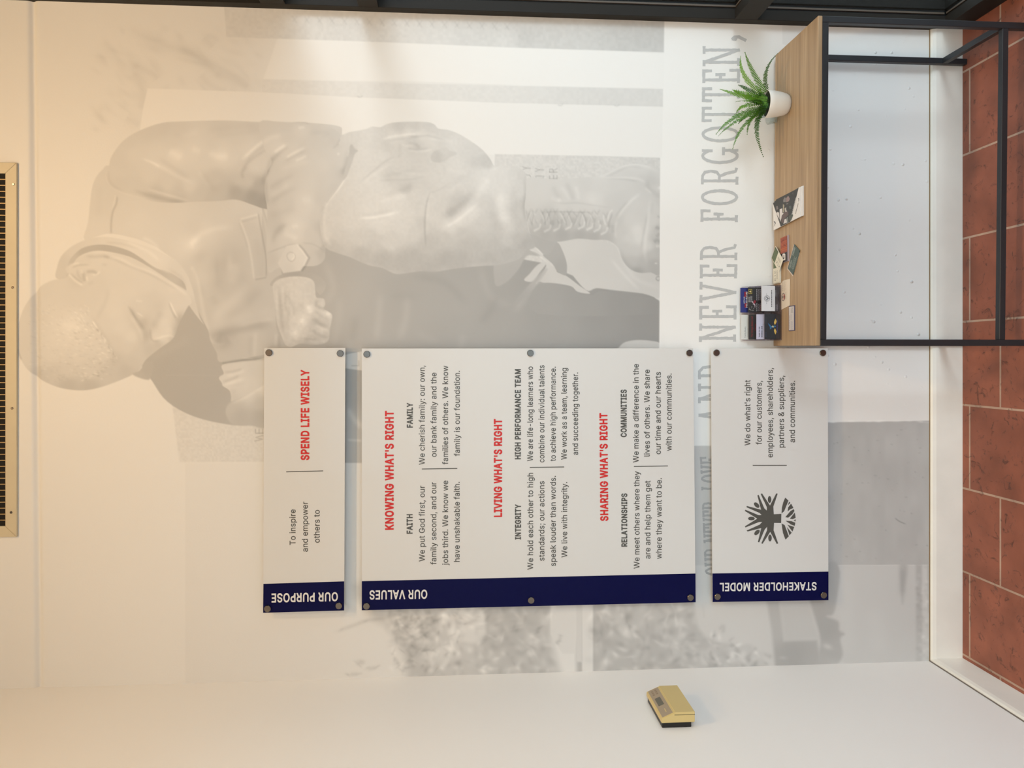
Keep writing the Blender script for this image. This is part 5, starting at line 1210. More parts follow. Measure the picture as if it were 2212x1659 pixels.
# the round emblem: five figures with raised arms on a trunk over a root disc
def lg(x, y): return at_y(1595 + x / 11.85, 1050 + y / 11.85, YS) + Vector((0, -0.0006, 0))
bm = bmesh.new()
body = [(568, 200), (605, 188), (808, 498), (968, 185), (1005, 195), (893, 525), (905, 720), (1098, 710), (1092, 945), (912, 942), (900, 1130), (1018, 1468), (980, 1480),
        (814, 1170), (618, 1478), (585, 1465), (732, 1130), (735, 1040), (672, 1110), (532, 1442), (498, 1430), (582, 1075), (235, 1162), (208, 1138), (545, 985), (608, 915), (525, 920),
        (180, 1058), (165, 1030), (482, 832), (162, 635), (178, 605), (520, 745), (592, 742), (545, 690), (205, 540), (215, 508), (580, 605), (485, 240), (515, 222), (662, 570), (725, 625), (727, 540)]
f = bm.faces.new([bm.verts.new(lg(*p)) for p in body])
for cx, cy, a, b_, an in ((797, 343, 45, 88, 0), (467, 487, 50, 86, -45), (332, 830, 86, 46, 0), (475, 1185, 50, 86, 45), (808, 1328, 45, 88, 0)):
    an = math.radians(an)
    pts = []
    for k in range(28):
        t = 2 * math.pi * k / 28
        x, y = a * math.cos(t), b_ * math.sin(t)
        pts.append(lg(cx + x * math.cos(an) - y * math.sin(an), cy + x * math.sin(an) + y * math.cos(an)))
    bm.faces.new([bm.verts.new(p) for p in pts])
for poly in ([(1198, 293), (1280, 370), (1172, 640), (1104, 702), (1112, 560), (1145, 420)], [(1300, 398), (1328, 428), (1258, 498)],
             [(1348, 450), (1408, 558), (1318, 598), (1258, 650), (1275, 540)], [(1415, 590), (1434, 635), (1380, 720), (1275, 808), (1198, 796), (1330, 640)],
             [(1444, 675), (1465, 810), (1392, 846), (1316, 834)], [(1464, 850), (1462, 905), (1412, 876)], [(1456, 938), (1440, 1018), (1350, 985), (1205, 888), (1360, 898)],
             [(1428, 1046), (1382, 1165), (1255, 990)], [(1362, 1192), (1308, 1262), (1238, 1046)], [(1290, 1285), (1204, 1370), (1140, 1200), (1104, 955), (1182, 996)]):
    bm.faces.new([bm.verts.new(lg(*p)) for p in poly])
bm.normal_update()
bmesh.ops.triangulate(bm, faces=bm.faces[:], ngon_method='EAR_CLIP')
bmesh.ops.recalc_face_normals(bm, faces=bm.faces[:])
obj('emblem', bm, M['grey_ink'], s3)['label'] = 'grey emblem of five figures raising their arms above roots'

# ------------------------------------------------------------------ vent grille high on the wall
vent = thing('vent_grille', 'beige framed return-air grille with thin vertical fins, high above the statue head', 'vent', (0.03, 0, 3.252))
x0, x1, zt = -0.617, 0.613, 0.34
fw = 0.036
def vframe(corners):
    bm = bmesh.new(); slab(bm, corners, (0, 0.0075, 0))
    bmesh.ops.bevel(bm, geom=bm.edges[:], offset=0.0012, segments=1, affect='EDGES')
    return bm
yv = -0.008
vf = obj('frame', vframe([(x0, yv, 0), (x1, yv, 0), (x1 - fw, yv, fw), (x0 + fw, yv, fw)]), M['beige_metal'], vent)
for c in ([(x0, yv, 0.0006), (x0 + fw, yv, fw), (x0 + fw, yv, zt - fw), (x0, yv, zt)], [(x1, yv, 0.0006), (x1, yv, zt), (x1 - fw, yv, zt - fw), (x1 - fw, yv, fw)],
          [(x0, yv, zt), (x0 + fw, yv, zt - fw), (x1 - fw, yv, zt - fw), (x1, yv, zt)]):
    obj('frame', vframe(c), M['beige_metal'], vent)
for px in (29, 398), (27, 621), (26, 882), (24, 1107):
    q = at_y(px[0], px[1], yv)
    bm = bmesh.new(); cyl_y(bm, q.x - 0.03, q.z - 3.252, 0.0042, yv - 0.0015, yv, n=16, bev=0.0008)
    obj('screw', bm, M['steel'], vent)
obj('vent_shade', boxes(((x0 + fw - 0.004, -0.0012, fw - 0.004), (x1 - fw + 0.004, -0.0004, zt - fw + 0.004))), M['vent_shade'], vent)  # thin dark sheet standing in for the unlit opening behind the fins
bm = bmesh.new()
n = 59
for k in range(1, n):
    xx = x0 + fw + (x1 - x0 - 2 * fw) * k / n
    box(bm, (xx - 0.0013, -0.0078, fw - 0.002), (xx + 0.0013, -0.0014, zt - fw + 0.002))
for zz in (0.06, 0.12, 0.18, 0.24):
    box(bm, (x0 + fw, -0.0028, zz - 0.001), (x1 - fw, -0.0014, zz + 0.001))
obj('fins', bm, M['fin'], vent)

# ------------------------------------------------------------------ thermostat on the side wall
M['tan'] = mat('tan_plastic', rgb(214, 190, 128), 0.42, bump=0.03, bscale=400)
M['tan_panel'] = mat('taupe_label', rgb(168, 150, 126), 0.45)
M['lcd'] = mat('grey_lcd', rgb(104, 100, 86), 0.25)
M['black_plastic'] = mat('black_plastic', rgb(20, 18, 17), 0.4)
th = thing('thermostat', 'tan box thermostat with a slanted display on the plain side wall', 'thermostat', (XL, -0.324, 1.16))
tx = lambda x: x - XL
Y0, Y1 = -0.088, 0.088
bm = bmesh.new(); box(bm, (0.0004, Y0 + 0.004, -0.042), (0.0165, Y1 - 0.004, 0.046), bev=0.002)
obj('back_plate', bm, M['black_plastic'], th)['label'] = 'black back plate'
# body cross-section in (x out of wall, z)
sec = [(0.0165, -0.051), (0.0465, -0.051), (0.0465, 0.010), (0.0300, 0.049), (0.0165, 0.049)]
bm = bmesh.new(); slab(bm, [(x, Y0, z) for x, z in sec], (0, Y1 - Y0, 0))
bmesh.ops.bevel(bm, geom=bm.edges[:], offset=0.0015, segments=2, affect='EDGES')
obj('case', bm, M['tan'], th)
bm = bmesh.new(); box(bm, (0.040, Y0 - 0.0006, -0.0505), (0.0478, Y1 + 0.0006, 0.0085), bev=0.0008)
obj('front_cover', bm, M['tan'], th)
bm = bmesh.new(); box(bm, (0.0392, Y0 - 0.0008, -0.0512), (0.0400, Y1 + 0.0008, 0.0105))
obj('seam', bm, M['black_plastic'], th)
sl0, sl1 = Vector((0.0465, 0, 0.010)), Vector((0.0300, 0, 0.049))
nrm = Vector((0.039, 0, 0.0165)).normalized()
def slant(y, t, h=0.0004): return Vector((0, y, 0)) + sl0.lerp(sl1, t) + nrm * h
def slant_quad(y0, y1, t0, t1, h): return [slant(y0, t0, h), slant(y1, t0, h), slant(y1, t1, h), slant(y0, t1, h)]
bm = bmesh.new(); slab(bm, slant_quad(Y0 + 0.004, Y1 - 0.004, 0.10, 0.90, 0.0), nrm * 0.0006)
obj('display_panel', bm, M['tan_panel'], th)
bm = bmesh.new(); slab(bm, slant_quad(-0.022, 0.026, 0.32, 0.74, 0.0006), nrm * 0.0005)
obj('screen', bm, M['lcd'], th)['label'] = 'grey display window'
bm = bmesh.new()
slab(bm, slant_quad(-0.066, -0.046, 0.44, 0.50, 0.0006), nrm * 0.0004)
obj('badge', bm, M['tan'], th)
bm = bmesh.new()
for k in range(3):
    for j in range(2):
        slab(bm, slant_quad(0.046 + 0.011 * k, 0.053 + 0.011 * k, 0.30 + 0.28 * j, 0.44 + 0.28 * j, 0.0006), nrm * 0.0005)
obj('button_marks', bm, mat('panel_print', rgb(146, 128, 106), 0.5), th)

# ------------------------------------------------------------------ console table
def wood_mat():
    m, nt, p = new_mat('oak_laminate')
    L = nt.links.new
    tc = nt.nodes.new('ShaderNodeTexCoord')
    mp = nt.nodes.new('ShaderNodeMapping'); mp.inputs['Scale'].default_value = (1.1, 34, 34)
    L(tc.outputs['Object'], mp.inputs['Vector'])
    n = nt.nodes.new('ShaderNodeTexNoise'); n.inputs['Scale'].default_value = 2.4; n.inputs['Detail'].default_value = 8; n.inputs['Roughness'].default_value = 0.62; n.inputs['Distortion'].default_value = 0.35
    L(mp.outputs[0], n.inputs['Vector'])
    cr = nt.nodes.new('ShaderNodeValToRGB')
    e = cr.color_ramp.elements
    e[0].position, e[0].color = 0.28, rgb(144, 118, 88)
    e[1].position, e[1].color = 0.72, rgb(184, 157, 123)
    e2 = cr.color_ramp.elements.new(0.5); e2.color = rgb(168, 140, 106)
    L(n.outputs['Fac'], cr.inputs[0]); L(cr.outputs[0], p.inputs['Base Color'])
    p.inputs['Roughness'].default_value = 0.42
    b = nt.nodes.new('ShaderNodeBump'); b.inputs['Strength'].default_value = 0.12; b.inputs['Distance'].default_value = 0.001
    L(n.outputs['Fac'], b.inputs['Height']); L(b.outputs[0], p.inputs['Normal'])
    return m
M['wood'] = wood_mat()
TZ = 0.693
table = thing('console_table', 'narrow console table with oak top and black square-tube frame under the mural', 'table', (0.5525, -0.1665, 0), R(-0.85))
hx, hy, t = 0.511, 0.156, 0.020
bm = bmesh.new(); box(bm, (-hx, -hy, TZ - 0.014), (hx, hy, TZ), bev=0.0012, seg=1)
obj('table_top', bm, M['wood'], table)
zr = TZ - 0.0142
def bar(name, a, b):
    bm = bmesh.new(); box(bm, a, b, bev=0.0015, seg=1)
    return obj(name, bm, M['black_steel'], table)
bar('top_rail', (-hx + t, -hy, zr - t), (hx - t, -hy + t, zr))
bar('top_rail', (-hx + t, hy - t, zr - t), (hx - t, hy, zr))
for sx in (-1, 1):
    xa, xb = (-hx, -hx + t) if sx < 0 else (hx - t, hx)
    bar('top_rail', (xa, -hy + t, zr - t), (xb, hy - t, zr))
    bar('leg', (xa, -hy, 0), (xb, -hy + t, zr))
    bar('leg', (xa, hy - t, 0), (xb, hy, zr))
    bar('stretcher', (xa, -hy + t, 0.072), (xb, hy - t, 0.072 + t))
bar('stretcher', (-hx + t, -hy, 0.072), (hx - t, -hy + t, 0.072 + t))
# ------------------------------------------------------------------ potted fern
M['pot'] = mat('white_ceramic', rgb(232, 226, 216), 0.28, coat=0.2)
M['soil'] = mat('dark_moss', rgb(30, 40, 20), 0.9, bump=0.6, bscale=120)
M['stem'] = mat('frond_stem', rgb(52, 66, 30), 0.6)
def leaf_mat(name, a, b):
    m, nt, p = new_mat(name)
    L = nt.links.new
    tc = nt.nodes.new('ShaderNodeTexCoord')
    n = nt.nodes.new('ShaderNodeTexNoise'); n.inputs['Scale'].default_value = 40
    mx = nt.nodes.new('ShaderNodeMixRGB'); mx.inputs[1].default_value = a; mx.inputs[2].default_value = b
    L(tc.outputs['Object'], n.inputs['Vector']); L(n.outputs['Fac'], mx.inputs[0]); L(mx.outputs[0], p.inputs['Base Color'])
    p.inputs['Roughness'].default_value = 0.5
    tr = nt.nodes.new('ShaderNodeBsdfTranslucent'); L(mx.outputs[0], tr.inputs[0])
    ms = nt.nodes.new('ShaderNodeMixShader'); ms.inputs[0].default_value = 0.3
    L(p.outputs[0], ms.inputs[1]); L(tr.outputs[0], ms.inputs[2]); L(ms.outputs[0], nt.nodes['Material Output'].inputs['Surface'])
    return m
LEAF = [leaf_mat('fern_green', rgb(72, 120, 34), rgb(104, 150, 44)), leaf_mat('fern_deep_green', rgb(38, 78, 26), rgb(70, 112, 40)), leaf_mat('fern_bright_green', rgb(92, 142, 30), rgb(126, 172, 58))]
PX, PY = 0.858, -0.118
fern = thing('potted_fern', 'green fern in a tapered white pot on the table', 'plant', (PX, PY, TZ))
prof = [(0, 0.0004), (0.026, 0.0004), (0.031, 0.003), (0.036, 0.012), (0.041, 0.034), (0.0445, 0.058), (0.0462, 0.079), (0.0452, 0.0802), (0.0438, 0.079), (0.0425, 0.066), (0, 0.066)]
bm = bmesh.new(); lathe(bm, prof, 56)
obj('pot', bm, M['pot'], fern, smooth=True)
bm = bmesh.new(); lathe(bm, [(0.0436, 0.0655), (0.042, 0.070), (0.02, 0.074), (0, 0.076)], 40)
obj('soil', bm, M['soil'], fern, smooth=True)
def c7(x, y): return 1540 + x / 6.146, 90 + y / 6.146
rsf = random.Random(11)
def frond(pts, wid, mi, twist=0.0, flat=None):
    """pts: 3 local points (root, bend, tip); leaflets along both sides"""
    a, b, c = [Vector(p) for p in pts]
    N = 40
    ctr = [(a * (1 - t) ** 2 + b * 2 * t * (1 - t) + c * t * t) for t in [i / N for i in range(N + 1)]]
    L_ = sum((ctr[i + 1] - ctr[i]).length for i in range(N))
    bm = bmesh.new()
    cols = []
    for i, q in enumerate(ctr):              # thin stem, three-sided
        d = (ctr[min(i + 1, N)] - ctr[max(i - 1, 0)]).normalized()
        s = d.cross(Vector((0.2, -1, 0.3))).normalized()
        n = s.cross(d).normalized()
        r = 0.00075 * (1 - 0.7 * i / N)
        cols.append([bm.verts.new(q + (s * math.cos(k * 2.094) + n * math.sin(k * 2.094)) * r) for k in range(3)])
    for p0, p1 in zip(cols, cols[1:]):
        for k in range(3):
            f = bm.faces.new((p0[k], p0[(k + 1) % 3], p1[(k + 1) % 3], p1[k])); f.material_index = 1
    n_pair = max(10, int(L_ / 0.0052))
    for j in range(n_pair):
        t = 0.10 + 0.89 * j / (n_pair - 1)
        q = a * (1 - t) ** 2 + b * 2 * t * (1 - t) + c * t * t
        d = (2 * (1 - t) * (b - a) + 2 * t * (c - b)).normalized()
        ref = Vector(flat) if flat else Vector((0.15, -0.75, 0.65))
        s = d.cross(ref).normalized()
        n = s.cross(d).normalized()
        s = (s * math.cos(twist) + n * math.sin(twist)).normalized()
        w_ = wid * (math.sin(math.pi * min(1, 0.16 + 0.9 * t)) ** 0.6) * (1.0 - 0.55 * t) + 0.0015
        for sg in (-1, 1):
            l = w_ * 1.15 * rsf.uniform(0.85, 1.12)
            e = (s * sg + d * 0.35 + n * rsf.uniform(-0.5, 0.15)).normalized()
            m_ = d.normalized() * 0.0020
            v = [bm.verts.new(q - m_ * 0.9), bm.verts.new(q + e * l * 0.55 - m_ * 1.0 + n * 0.0006), bm.verts.new(q + e * l), bm.verts.new(q + e * l * 0.55 + m_ * 1.0 + n * 0.0006), bm.verts.new(q + m_ * 0.9)]
            f = bm.faces.new(v); f.material_index = 0
    return obj('frond', bm, [LEAF[mi], M['stem']], fern)
base = Vector((PX, PY, TZ))
def loc(p): return Vector(p) - base
FR = [  # tip (crop), bend (crop), tip Y, width, colour
    ((425, 140), (545, 430), -0.150, 0.011, 0), ((370, 190), (430, 470), -0.100, 0.010, 2), ((862, 155), (700, 420), -0.165, 0.009, 1), ((335, 575), (470, 640), -0.060, 0.009, 1),
    ((95, 630), (380, 720), -0.090, 0.010, 2), ((255, 640), (430, 700), -0.150, 0.013, 2), ((40, 1232), (330, 980), -0.110, 0.012, 0), ((72, 1255), (350, 1030), -0.160, 0.011, 0),
    ((262, 1428), (430, 1090), -0.130, 0.011, 0), ((455, 1235), (520, 1010), -0.100, 0.009, 0), ((672, 1535), (580, 1100), -0.150, 0.013, 1), ((305, 965), (420, 850), -0.060, 0.010, 2),
    ((300, 800), (480, 780), -0.200, 0.013, 2), ((420, 860), (540, 800), -0.215, 0.012, 2), ((520, 640), (590, 700), -0.190, 0.011, 0), ((560, 560), (640, 680), -0.080, 0.010, 0),
    ((480, 980), (580, 900), -0.205, 0.012, 0), ((610, 980), (650, 900), -0.200, 0.010, 1), ((400, 720), (520, 740), -0.120, 0.012, 2), ((560, 760), (640, 790), -0.195, 0.010, 1), ((340, 1090), (480, 960), -0.085, 0.010, 1), ((500, 850), (600, 830), -0.215, 0.012, 0), ((450, 800), (560, 800), -0.19, 0.012, 1), ((570, 900), (640, 860), -0.215, 0.010, 1), ((460, 690), (560, 730), -0.205, 0.012, 2), ((600, 640), (650, 720), -0.17, 0.009, 1)]
for tip, bend, ty, wd, mi in FR:
    T_ = loc(at_y(*c7(*tip), ty))
    B_ = loc(at_y(*c7(*bend), (ty + 2 * PY) / 3))
    A_ = Vector((max(-.028, min(.028, B_.x * 0.25)), max(-.025, min(.025, (ty - PY) * 0.3)), 0.071))
    # control point so that the curve passes through the bend half way
    C_ = B_ * 2 - (A_ + T_) * 0.5
    frond([A_, C_, T_], wd, mi, twist=rsf.uniform(-0.35, 0.35))
# small clear glass behind the pot
gl = thing('glass_votive', 'small clear glass votive cup half hidden behind the fern pot', 'glass', (0.842, -0.030, TZ))
bm = bmesh.new(); lathe(bm, [(0, 0.0005), (0.017, 0.0005), (0.020, 0.003), (0.0235, 0.030), (0.0225, 0.0312), (0.0215, 0.030), (0.0185, 0.006), (0, 0.005)], 40)
obj('cup', bm, glass_mat('votive_glass', (0.93, 0.95, 0.94, 1), rough=0.03), gl, smooth=True)

# ------------------------------------------------------------------ cards and leaflets
INK = {}
def ink(r, g, b):
    k = (r, g, b)
    if k not in INK:
        INK[k] = mat('print_%02x%02x%02x' % k, rgb(r, g, b), 0.42)
    return INK[k]
WHT, BLK, DGY = (226, 222, 212), (40, 40, 43), (60, 58, 58)
def card(name, label, O_, ex, ey, w_, h_, t_, paper, prints=(), cat='business card', group=None, outline=None):
    """a printed card lying/standing at centre O_ (centre of its back face); prints in unit coordinates (0..1 across, 0..1 up)"""
    O_, ex, ey = Vector(O_), Vector(ex).normalized(), Vector(ey)
    ey = (ey - ex * ey.dot(ex)).normalized()
    nz = ex.cross(ey)
    mats = [ink(*paper)]
    def slot(c):
        m = ink(*c)
        if m not in mats:
            mats.append(m)
        return mats.index(m)
    def pt(x, y, lift=0.0): return ex * ((x - .5) * w_) + ey * ((y - .5) * h_) + nz * lift
    bm = bmesh.new()
    slab(bm, [pt(x, y) for x, y in (outline or [(0, 0), (1, 0), (1, 1), (0, 1)])], nz * t_)
    lift = t_
    for k in prints:
        lift += 0.00004
        if k[0] == 'rect':
            quad(bm, [pt(k[1], k[2], lift), pt(k[3], k[2], lift), pt(k[3], k[4], lift), pt(k[1], k[4], lift)], slot(k[5]))
        elif k[0] == 'poly':
            f = bm.faces.new([bm.verts.new(pt(x, y, lift)) for x, y in k[1]]); f.material_index = slot(k[2])
        elif k[0] == 'text':
            write(bm, k[1], pt(k[2], k[4], lift), pt(k[3], k[4] if len(k) < 9 else k[8], lift), ey, k[5] * h_, k[7] if len(k) > 7 else 0.0, slot(k[6]), res=1)
        elif k[0] == 'ring':
            n = 26
            c_, r0, r1 = k[1], k[2], k[3]
            for i in range(n):
                a0, a1 = 2 * math.pi * i / n, 2 * math.pi * (i + 1) / n
                P_ = lambda r, a: pt(c_[0] + r * math.cos(a) * h_ / w_, c_[1] + r * math.sin(a), lift)
                quad(bm, [P_(r0, a0), P_(r1, a0), P_(r1, a1), P_(r0, a1)], slot(k[4]))
        elif k[0] == 'lines':        # illegible small print
            rr = random.Random(int(k[1] * 100 + k[2] * 77))
            y = k[2]
            while y > k[4]:
                x = k[1]
                while x < k[3] - .02:
                    e = min(k[3], x + rr.uniform(.03, .09))
                    quad(bm, [pt(x, y, lift), pt(e, y, lift), pt(e, y + k[5], lift), pt(x, y + k[5], lift)], slot(k[6]))
                    x = e + .015
                y -= k[5] * 2.4
    o = obj(name, bm, mats)
    o.location = O_
    return tag(o, label, cat, group or {'business_card': 'loose business cards on the table', 'brochure': 'brochures stacked on the table'}.get(name))
def flat(c, z):
    """mean rectangle through four back-projected corners: (right-near?)  returns centre, ex, ey, w, h"""
    Q = [at_z(*q, z) for q in c]
    return Q
def c2(x, y): return 1640 + x / 13.82, 500 + y / 13.825
def c1(x, y): return 1590 + x / 11.85, 610 + y / 11.85
def c5(x, y): return 1560 + x / 9.215, 580 + y / 9.215
def cb(x, y): return 1655 + x / 15.08, 395 + y / 15.08
def kk_prints():
    return [('rect', .60, .05, .985, .96, (68, 84, 52)), ('lines', .63, .85, .95, .12, .035, (120, 132, 92)), ('text', 'K | K', .10, .50, .60, .18, (70, 68, 62)), ('lines', .14, .42, .5, .22, .03, (150, 146, 132))]
CREAM = (224, 218, 200)
# stack of cream cards against the wall
sx, sy = 0.262, -0.040
pb = at_z(*c2(375, 1215), 0.698)
names = ['cream business card at the bottom of the small stack by the wall', 'second cream business card up in the small stack by the wall', 'third cream business card up in the small stack by the wall', 'cream and green K | K business card lying straight on top of the small stack']
for k in range(4):
    card('business_card', names[k], (pb.x + (0.0015 if k % 2 else -0.001), -0.040 - 0.001 * (k % 2), TZ + 0.0003 + 0.0017 * k), (1, 0.01 * (k - 1), 0), (0, 1, 0), 0.0865, 0.051, 0.0016, CREAM, kk_prints() if k == 3 else (), group=None)
za = TZ + 0.0082
Q = [at_z(*c2(*q), za) for q in ((395, 465), (640, 895), (485, 1250), (255, 800))]
ctr = (Q[0] + Q[1] + Q[2] + Q[3]) / 4
card('business_card', 'cream and green K | K business card turned askew across the small stack', (ctr.x, min(ctr.y, -0.052), za - 0.0006), (Q[0] - Q[1]) + (Q[3] - Q[2]), (Q[3] - Q[0]), 0.083, 0.051, 0.0007, CREAM, kk_prints())
# dark and orange card on a clear case
zc = TZ + 0.005
Q = [at_z(*c2(*q), zc) for q in ((640, 215), (845, 130), (835, 890), (640, 920))]
ctr = (Q[0] + Q[1] + Q[2] + Q[3]) / 4
case = card('card_box', 'shallow pale box of cards under the orange and black card', (ctr.x, ctr.y - 0.003, TZ + 0.0003), (1, 0.03, 0), (0, 1, 0), 0.0875, 0.056, 0.0044, (176, 160, 164), cat='card box')
rr = random.Random(3)
pr = [('rect', 0, 0, .37, 1, (44, 36, 40)), ('rect', .37, 0, 1, 1, (160, 74, 40))]
for i in range(9):
    x = .39 + .066 * i
    pr.append(('rect', x, 0.02, x + rr.uniform(.02, .05), .98, rr.choice([(186, 96, 44), (140, 56, 34), (200, 120, 56), (172, 82, 50)])))
for i in range(16):
    x, y = rr.uniform(.5, .9), rr.uniform(.1, .8)
    pr.append(('rect', x, y, x + rr.uniform(.02, .06), y + rr.uniform(.08, .2), rr.choice([(120, 44, 30), (176, 90, 60), (150, 60, 40)])))
WL = (222, 216, 210)
pr += [('poly', [(.07, .24), (.13, .24), (.13, .84), (.07, .84)], WL), ('poly', [(.07, .24), (.30, .24), (.30, .38), (.07, .38)], WL), ('poly', [(.13, .70), (.30, .70), (.34, .62), (.34, .36), (.28, .30), (.28, .60), (.13, .60)], WL), ('poly', [(.18, .44), (.28, .44), (.28, .54), (.18, .54)], WL)]
card('business_card', 'black and orange business card with a white letter mark, on the pale box', (ctr.x, ctr.y, TZ + 0.0048), (1, 0.03, 0), (0, 1, 0), 0.0865, 0.051, 0.0006, (44, 36, 40), pr)
# dark green card, slightly turned, with another under it
Q = [at_z(*c2(*q), TZ + 0.003) for q in ((1030, 395), (1215, 560), (1035, 1310), (800, 1080))]
ctr = (Q[0] + Q[1] + Q[2] + Q[3]) / 4
exv = (Q[0] - Q[3]) + (Q[1] - Q[2])
GRN = (66, 84, 78)
card('business_card', 'white edged business card underneath the dark green card', (ctr.x - 0.004, ctr.y + 0.004, TZ + 0.0003), exv, (Q[0] - Q[1]), 0.0875, 0.051, 0.0008, (214, 200, 190))
card('business_card', 'dark green business card with white print near the front of the table', (ctr.x, ctr.y, TZ + 0.0013), exv + Vector((0, 0.004, 0)), (Q[0] - Q[1]), 0.0885, 0.050, 0.0012, GRN,
     [('rect', 0, .955, 1, 1, (222, 200, 190)), ('lines', .58, .62, .9, .58, .03, (150, 160, 152)), ('lines', .10, .74, .42, .50, .05, (170, 178, 170)), ('lines', .16, .44, .64, .22, .045, (140, 152, 146)), ('lines', .2, .14, .7, .1, .04, (150, 160, 152))][0:1] +
     [('lines', .60, .80, .93, .60, .05, (176, 184, 178)), ('lines', .10, .74, .42, .50, .05, (170, 178, 170)), ('lines', .16, .44, .64, .22, .045, (140, 152, 146)), ('lines', .2, .14, .7, .1, .04, (150, 160, 152))])
# cream die-cut card
pts_ = [(1160, 300), (1180, 290), (1205, 250), (1225, 236), (1345, 205), (1340, 735), (1180, 820)]
Q = [at_z(*c5(*q), TZ + 0.0016) for q in pts_]
cx_, cy_ = sum(q.x for q in Q) / len(Q), sum(q.y for q in Q) / len(Q)
w_, h_ = 0.092, 0.056
ol = [((q.x - cx_) / w_ + .5, (q.y - cy_) / h_ + .5) for q in Q][::-1]
card('business_card', 'cream scallop-cornered card with a red and grey tree emblem in front of the holder', (cx_, cy_, TZ + 0.0003), (1, 0, 0), (0, 1, 0), w_, h_, 0.0014, (222, 208, 188),
     [('ring', (.20, .60), .0, .24, (200, 176, 160)), ('poly', [(.10, .52), (.30, .52), (.28, .40), (.20, .34), (.12, .40)], (176, 70, 58)), ('ring', (.20, .60), .21, .25, (96, 90, 86)), ('poly', [(.185, .40), (.215, .40), (.21, .62), (.26, .76), (.2, .72), (.14, .76), (.19, .62)], (80, 74, 70)),
      ('lines', .42, .78, .80, .58, .03, (168, 152, 130)), ('lines', .40, .50, .9, .36, .03, (176, 162, 140)), ('lines', .10, .22, .4, .16, .04, (140, 126, 108)), ('lines', .44, .24, .8, .18, .03, (168, 152, 130))], outline=ol)
# purple bordered label
Q = [at_z(*c5(*q), TZ + 0.0012) for q in ((1325, 740), (1452, 725), (1446, 1245), (1322, 1252))]
ctr = (Q[0] + Q[1] + Q[2] + Q[3]) / 4
card('business_card', 'white card with a dark purple border and [001] printed at its right end', (ctr.x, ctr.y, TZ + 0.0003), (1, 0, 0), (0, 1, 0), 0.0845, 0.046, 0.0010, (72, 66, 98),
     [('rect', .03, .14, .965, .96, (206, 200, 196)), ('text', '[001]', .72, .92, .34, .26, (74, 72, 78)), ('lines', .10, .86, .62, .82, .05, (120, 116, 130)), ('lines', .05, .60, .40, .30, .05, (166, 164, 176)), ('lines', .44, .66, .66, .40, .04, (178, 174, 180))])

# ------------------------------------------------------------------ brochures
zt = TZ + 0.0092
Q = [at_z(*cb(*q), zt) for q in ((190, 720), (1120, 105), (1160, 1060), (190, 1550))]     # back right, front right, front left, back left
ctr = (Q[0] + Q[1] + Q[2] + Q[3]) / 4
bw, bh = 0.0965, 0.205
DK, MID, PALE = (50, 49, 48), (92, 86, 84), (226, 222, 218)
exb, eyb = ((Q[0] - Q[3]) + (Q[1] - Q[2])).normalized(), None
eyb = Vector((-exb.y, exb.x, 0))
def bu(x, y):
    q = at_z(*cb(x, y), zt) - ctr
    return q.dot(exb) / bw + .5, q.dot(eyb) / bh + .5
def bpoly(c, *p): return ('poly', [(min(1, max(0, a)), min(1, max(0, b))) for a, b in (bu(*k) for k in p)], c)
bp = [('poly', [(0, .71), (1, 1), (1, .03), (0, .35)], DK),
      bpoly((214, 208, 206), (330, 1000), (345, 950), (420, 965), (430, 1180)), bpoly((216, 210, 208), (440, 860), (525, 830), (530, 980), (585, 985), (510, 1060), (490, 1170), (450, 1280), (440, 1000)),
      bpoly((168, 160, 138), (545, 690), (590, 720), (585, 960), (545, 970)), bpoly((190, 184, 178), (600, 840), (650, 790), (655, 900), (690, 920), (620, 960)),
      bpoly((126, 122, 122), (555, 560), (600, 470), (640, 490), (640, 620), (560, 630)), bpoly((146, 124, 122), (650, 500), (720, 420), (775, 520), (740, 600), (650, 630)), bpoly((110, 106, 106), (660, 660), (735, 655), (670, 720)),
      bpoly((96, 78, 76), (510, 1070), (600, 950), (720, 930), (730, 1040), (660, 1110), (590, 1180), (550, 1300), (500, 1290), (495, 1180)), bpoly((206, 202, 200), (600, 1190), (660, 1160), (680, 1290), (560, 1340)),
      bpoly((122, 128, 124), (670, 1140), (710, 1100), (730, 1300), (690, 1330)), bpoly((74, 80, 72), (740, 1080), (860, 1000), (880, 1060), (820, 1220), (760, 1240)),
      bpoly((120, 112, 110), (330, 760), (380, 750), (400, 850), (340, 880)), bpoly((84, 88, 84), (740, 760), (820, 740), (830, 840), (770, 860)), bpoly((80, 78, 80), (850, 330), (890, 300), (885, 420)),
      bpoly((78, 76, 76), (245, 1245), (290, 1260), (315, 1310), (250, 1430), (290, 1320)), bpoly((96, 94, 94), (1035, 500), (1075, 505), (1075, 570), (1045, 610), (1062, 550))]
for k in range(8):
    bp.append(bpoly((120, 118, 118), (950 + 12 * k, 1010 - 44 * k), (968 + 12 * k, 1000 - 44 * k), (966 + 12 * k, 975 - 44 * k), (948 + 12 * k, 985 - 44 * k)))
bp.append(('btext',))
lab = ['brochure at the bottom of the brochure stack on the table', 'brochure in the middle of the brochure stack on the table', 'black and white ELECTRONICS brochure on top of the brochure stack']
for k, (dx_, dy_, rot) in enumerate(((0.006, -0.010, -0.04), (0.003, -0.005, -0.02), (0, 0, 0))):
    e = Vector(exb).normalized(); e.rotate(Matrix.Rotation(rot, 3, 'Z'))
    o = card('brochure', lab[k], (ctr.x + dx_, ctr.y + dy_, TZ + 0.0003 + 0.003 * k), e, (-e.y, e.x, 0), bw, bh, 0.0027, PALE, bp[:-1] if k == 2 else [('poly', [(.0, .80), (.52, 1.0), (1.0, 1.0), (1.0, .09), (.0, .46)], DK)], cat='brochure')

